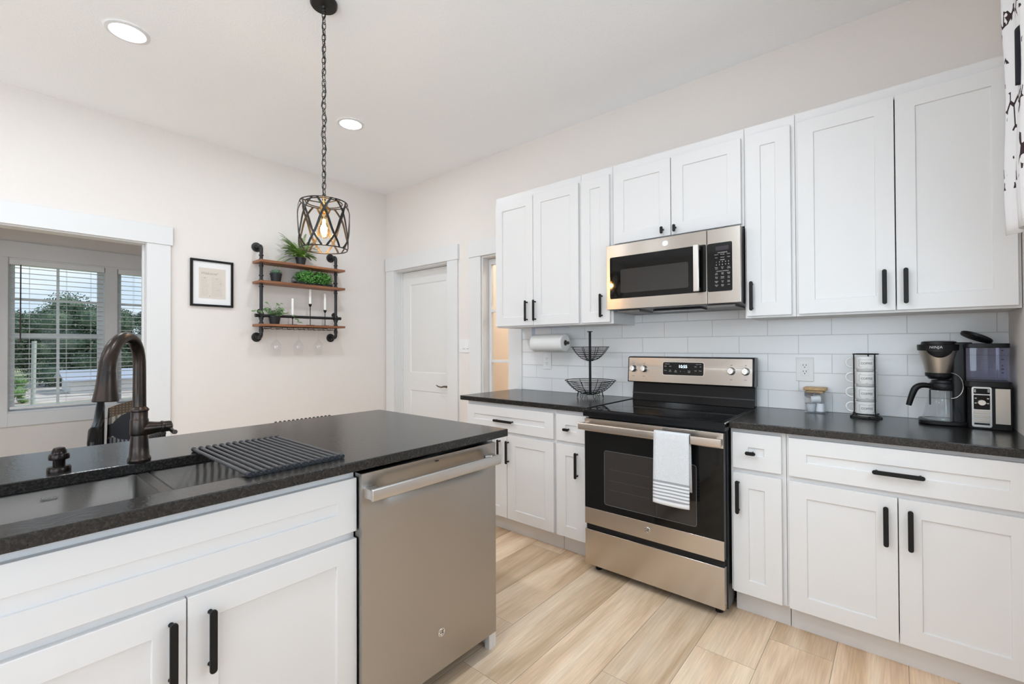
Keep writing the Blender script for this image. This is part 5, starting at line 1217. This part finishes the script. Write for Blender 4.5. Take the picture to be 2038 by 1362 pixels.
# ------------------------------------------------------------------ stools behind the island
def stool(x, y, lab, rz=0):
    t = thing('bar_stool', lab, 'bar stool', (x, y, 0), rz, group='bar stools behind the island')
    mb = MB(); mb.prism(rrect(-.17, .19, -.17, .17, .05, 5), 'z', .60, .66); build('seat', mb, mat('black leather seat', (.02, .02, .02), .5), t, local=True, bevel=.012, seg=3)
    for sx in (-1, 1):
        for sy in (-1, 1):
            mb = MB(); mb.tube([(.01 + sx * .15, sy * .14, .60), (.01 + sx * .19, sy * .18, 0)], .013, 10); build('leg', mb, BLK, t, local=True)
    mb = MB(); mb.tube([(a, b, .22) for a, b in rrect(-.165, .185, -.163, .163, .01, 2)], .009, 8, closed=True); build('footrest', mb, BLK, t, local=True)
    for sy in (-1, 1): mb = MB(); mb.tube([(-.15, sy * .145, .60), (-.175, sy * .150, .855)], .010, 10); build('back_post', mb, BLK, t, local=True)
    mb = MB(); mb.tube([(-.175, -.160, .855), (-.180, 0, .855), (-.175, .160, .855)], .010, 10); mb.tube([(-.17, -.152, .72), (-.175, 0, .72), (-.17, .152, .72)], .010, 10); build('back_rail', mb, BLK, t, local=True)
    mb = MB()
    for k in range(14): yy = -.150 + .300 * k / 13; mb.lathe([(.010, -.006), (.0155, -.003), (.0155, .003), (.010, .006)], (-.178, yy, .857), 12, 'y'); mb.tube([(-.178, yy, .85), (-.173, yy, .72)], .005, 6)
    build('woven_back', mb, mat('black woven cord', (.02, .018, .016), .7), t, local=True)
stool(1.925, -1.735, 'black woven back bar stool tucked behind the middle of the island')
stool(1.80, -2.27, 'black woven back bar stool turned at an angle behind the island by the faucet', 1.0)

# ------------------------------------------------------------------ patchwork armchair in the nook
def armchair():
    t = thing('armchair', 'low armchair with black arms and patchwork upholstery beneath the window', 'armchair', (-.75, -1.93, 0), math.radians(-12))
    def weave(name, c1, c2, sc_, plaid=False):
        m, n, L, p, o = _new(name); g = n.new('ShaderNodeTexCoord'); out = None
        for ax in (('Y', 'Z') if plaid else ('Y',)):
            wv = n.new('ShaderNodeTexWave'); wv.bands_direction = ax; wv.inputs['Scale'].default_value = sc_; L(g.outputs['Object'], wv.inputs[0])
            r = n.new('ShaderNodeMath'); r.operation = 'GREATER_THAN'; r.inputs[1].default_value = .62; L(wv.outputs['Fac'], r.inputs[0])
            if out is None: out = r.outputs[0]
            else: k = n.new('ShaderNodeMath'); k.operation = 'MAXIMUM'; L(out, k.inputs[0]); L(r.outputs[0], k.inputs[1]); out = k.outputs[0]
        x = n.new('ShaderNodeMix'); x.data_type = 'RGBA'; L(out, x.inputs[0]); x.inputs[6].default_value = (*c1, 1); x.inputs[7].default_value = (*c2, 1); L(x.outputs[2], p.inputs['Base Color']); p.inputs['Roughness'].default_value = .95; return m
    P1 = weave('brown plaid cloth', (.24, .175, .12), (.13, .09, .06), 14, True); P2 = mat('charcoal cloth', (.055, .056, .062), .95); P3 = weave('cream stripe cloth', (.50, .46, .39), (.20, .17, .145), 9); P4 = weave('grey stripe cloth', (.34, .35, .37), (.07, .07, .08), 12)
    LEA = mat('black lacquered arm', (.012, .012, .013), .25)
    mb = MB(); mb.prism(rrect(-.30, .30, -.30, .30, .06), 'z', .26, .42); build('seat_cushion', mb, P3, t, local=True, bevel=.03, seg=3)
    mb = MB(); mb.cur = 0
    def back(u, v): y = -.27 + .54 * u; z = .40 + .385 * v * (1 - .12 * (2 * u - 1) ** 2); x = -.26 - .12 * v + .10 * (2 * u - 1) ** 2; return (x, y, z)
    mb.grid(back, 96, 80); mb.mi = []
    for j in range(80):
        for i in range(96):
            u, v = (i + .5) / 96, (j + .5) / 80
            mb.mi.append(0 if v > .74 else (1 if (u - .22) ** 2 / .06 + (v - .42) ** 2 / .10 < 1 else (3 if v < .22 else 2)))
    build('backrest', mb, [P1, P2, P3, P4], t, local=True, solid=.07, smooth=80)
    for s in (-1, 1):
        mb = MB(); y = s * .34
        mb.tube([(.28, y, .02), (.29, y, .30), (.27, y, .52), (.18, y, .60), (.02, y, .60), (-.18, y, .64), (-.33, y, .74), (-.37, y, .80)], [.022, .026, .034, .036, .034, .034, .032, .024], 12); mb.tube([(-.28, y, .02), (-.30, y, .35), (-.33, y, .72)], [.022, .028, .03], 12)
        a = build('arm', mb, LEA, t, local=True)
        mb = MB(); mb.prism([(.26, .30), (.25, .54), (.02, .56), (-.18, .60), (-.30, .68), (-.29, .30)], 'y', y - .018, y + .018); build('side_panel', mb, P4, a, local=True, bevel=.008)
    mb = MB(); mb.box(-.28, .28, -.32, .32, .20, .26); build('base_frame', mb, LEA, t, local=True)
armchair()
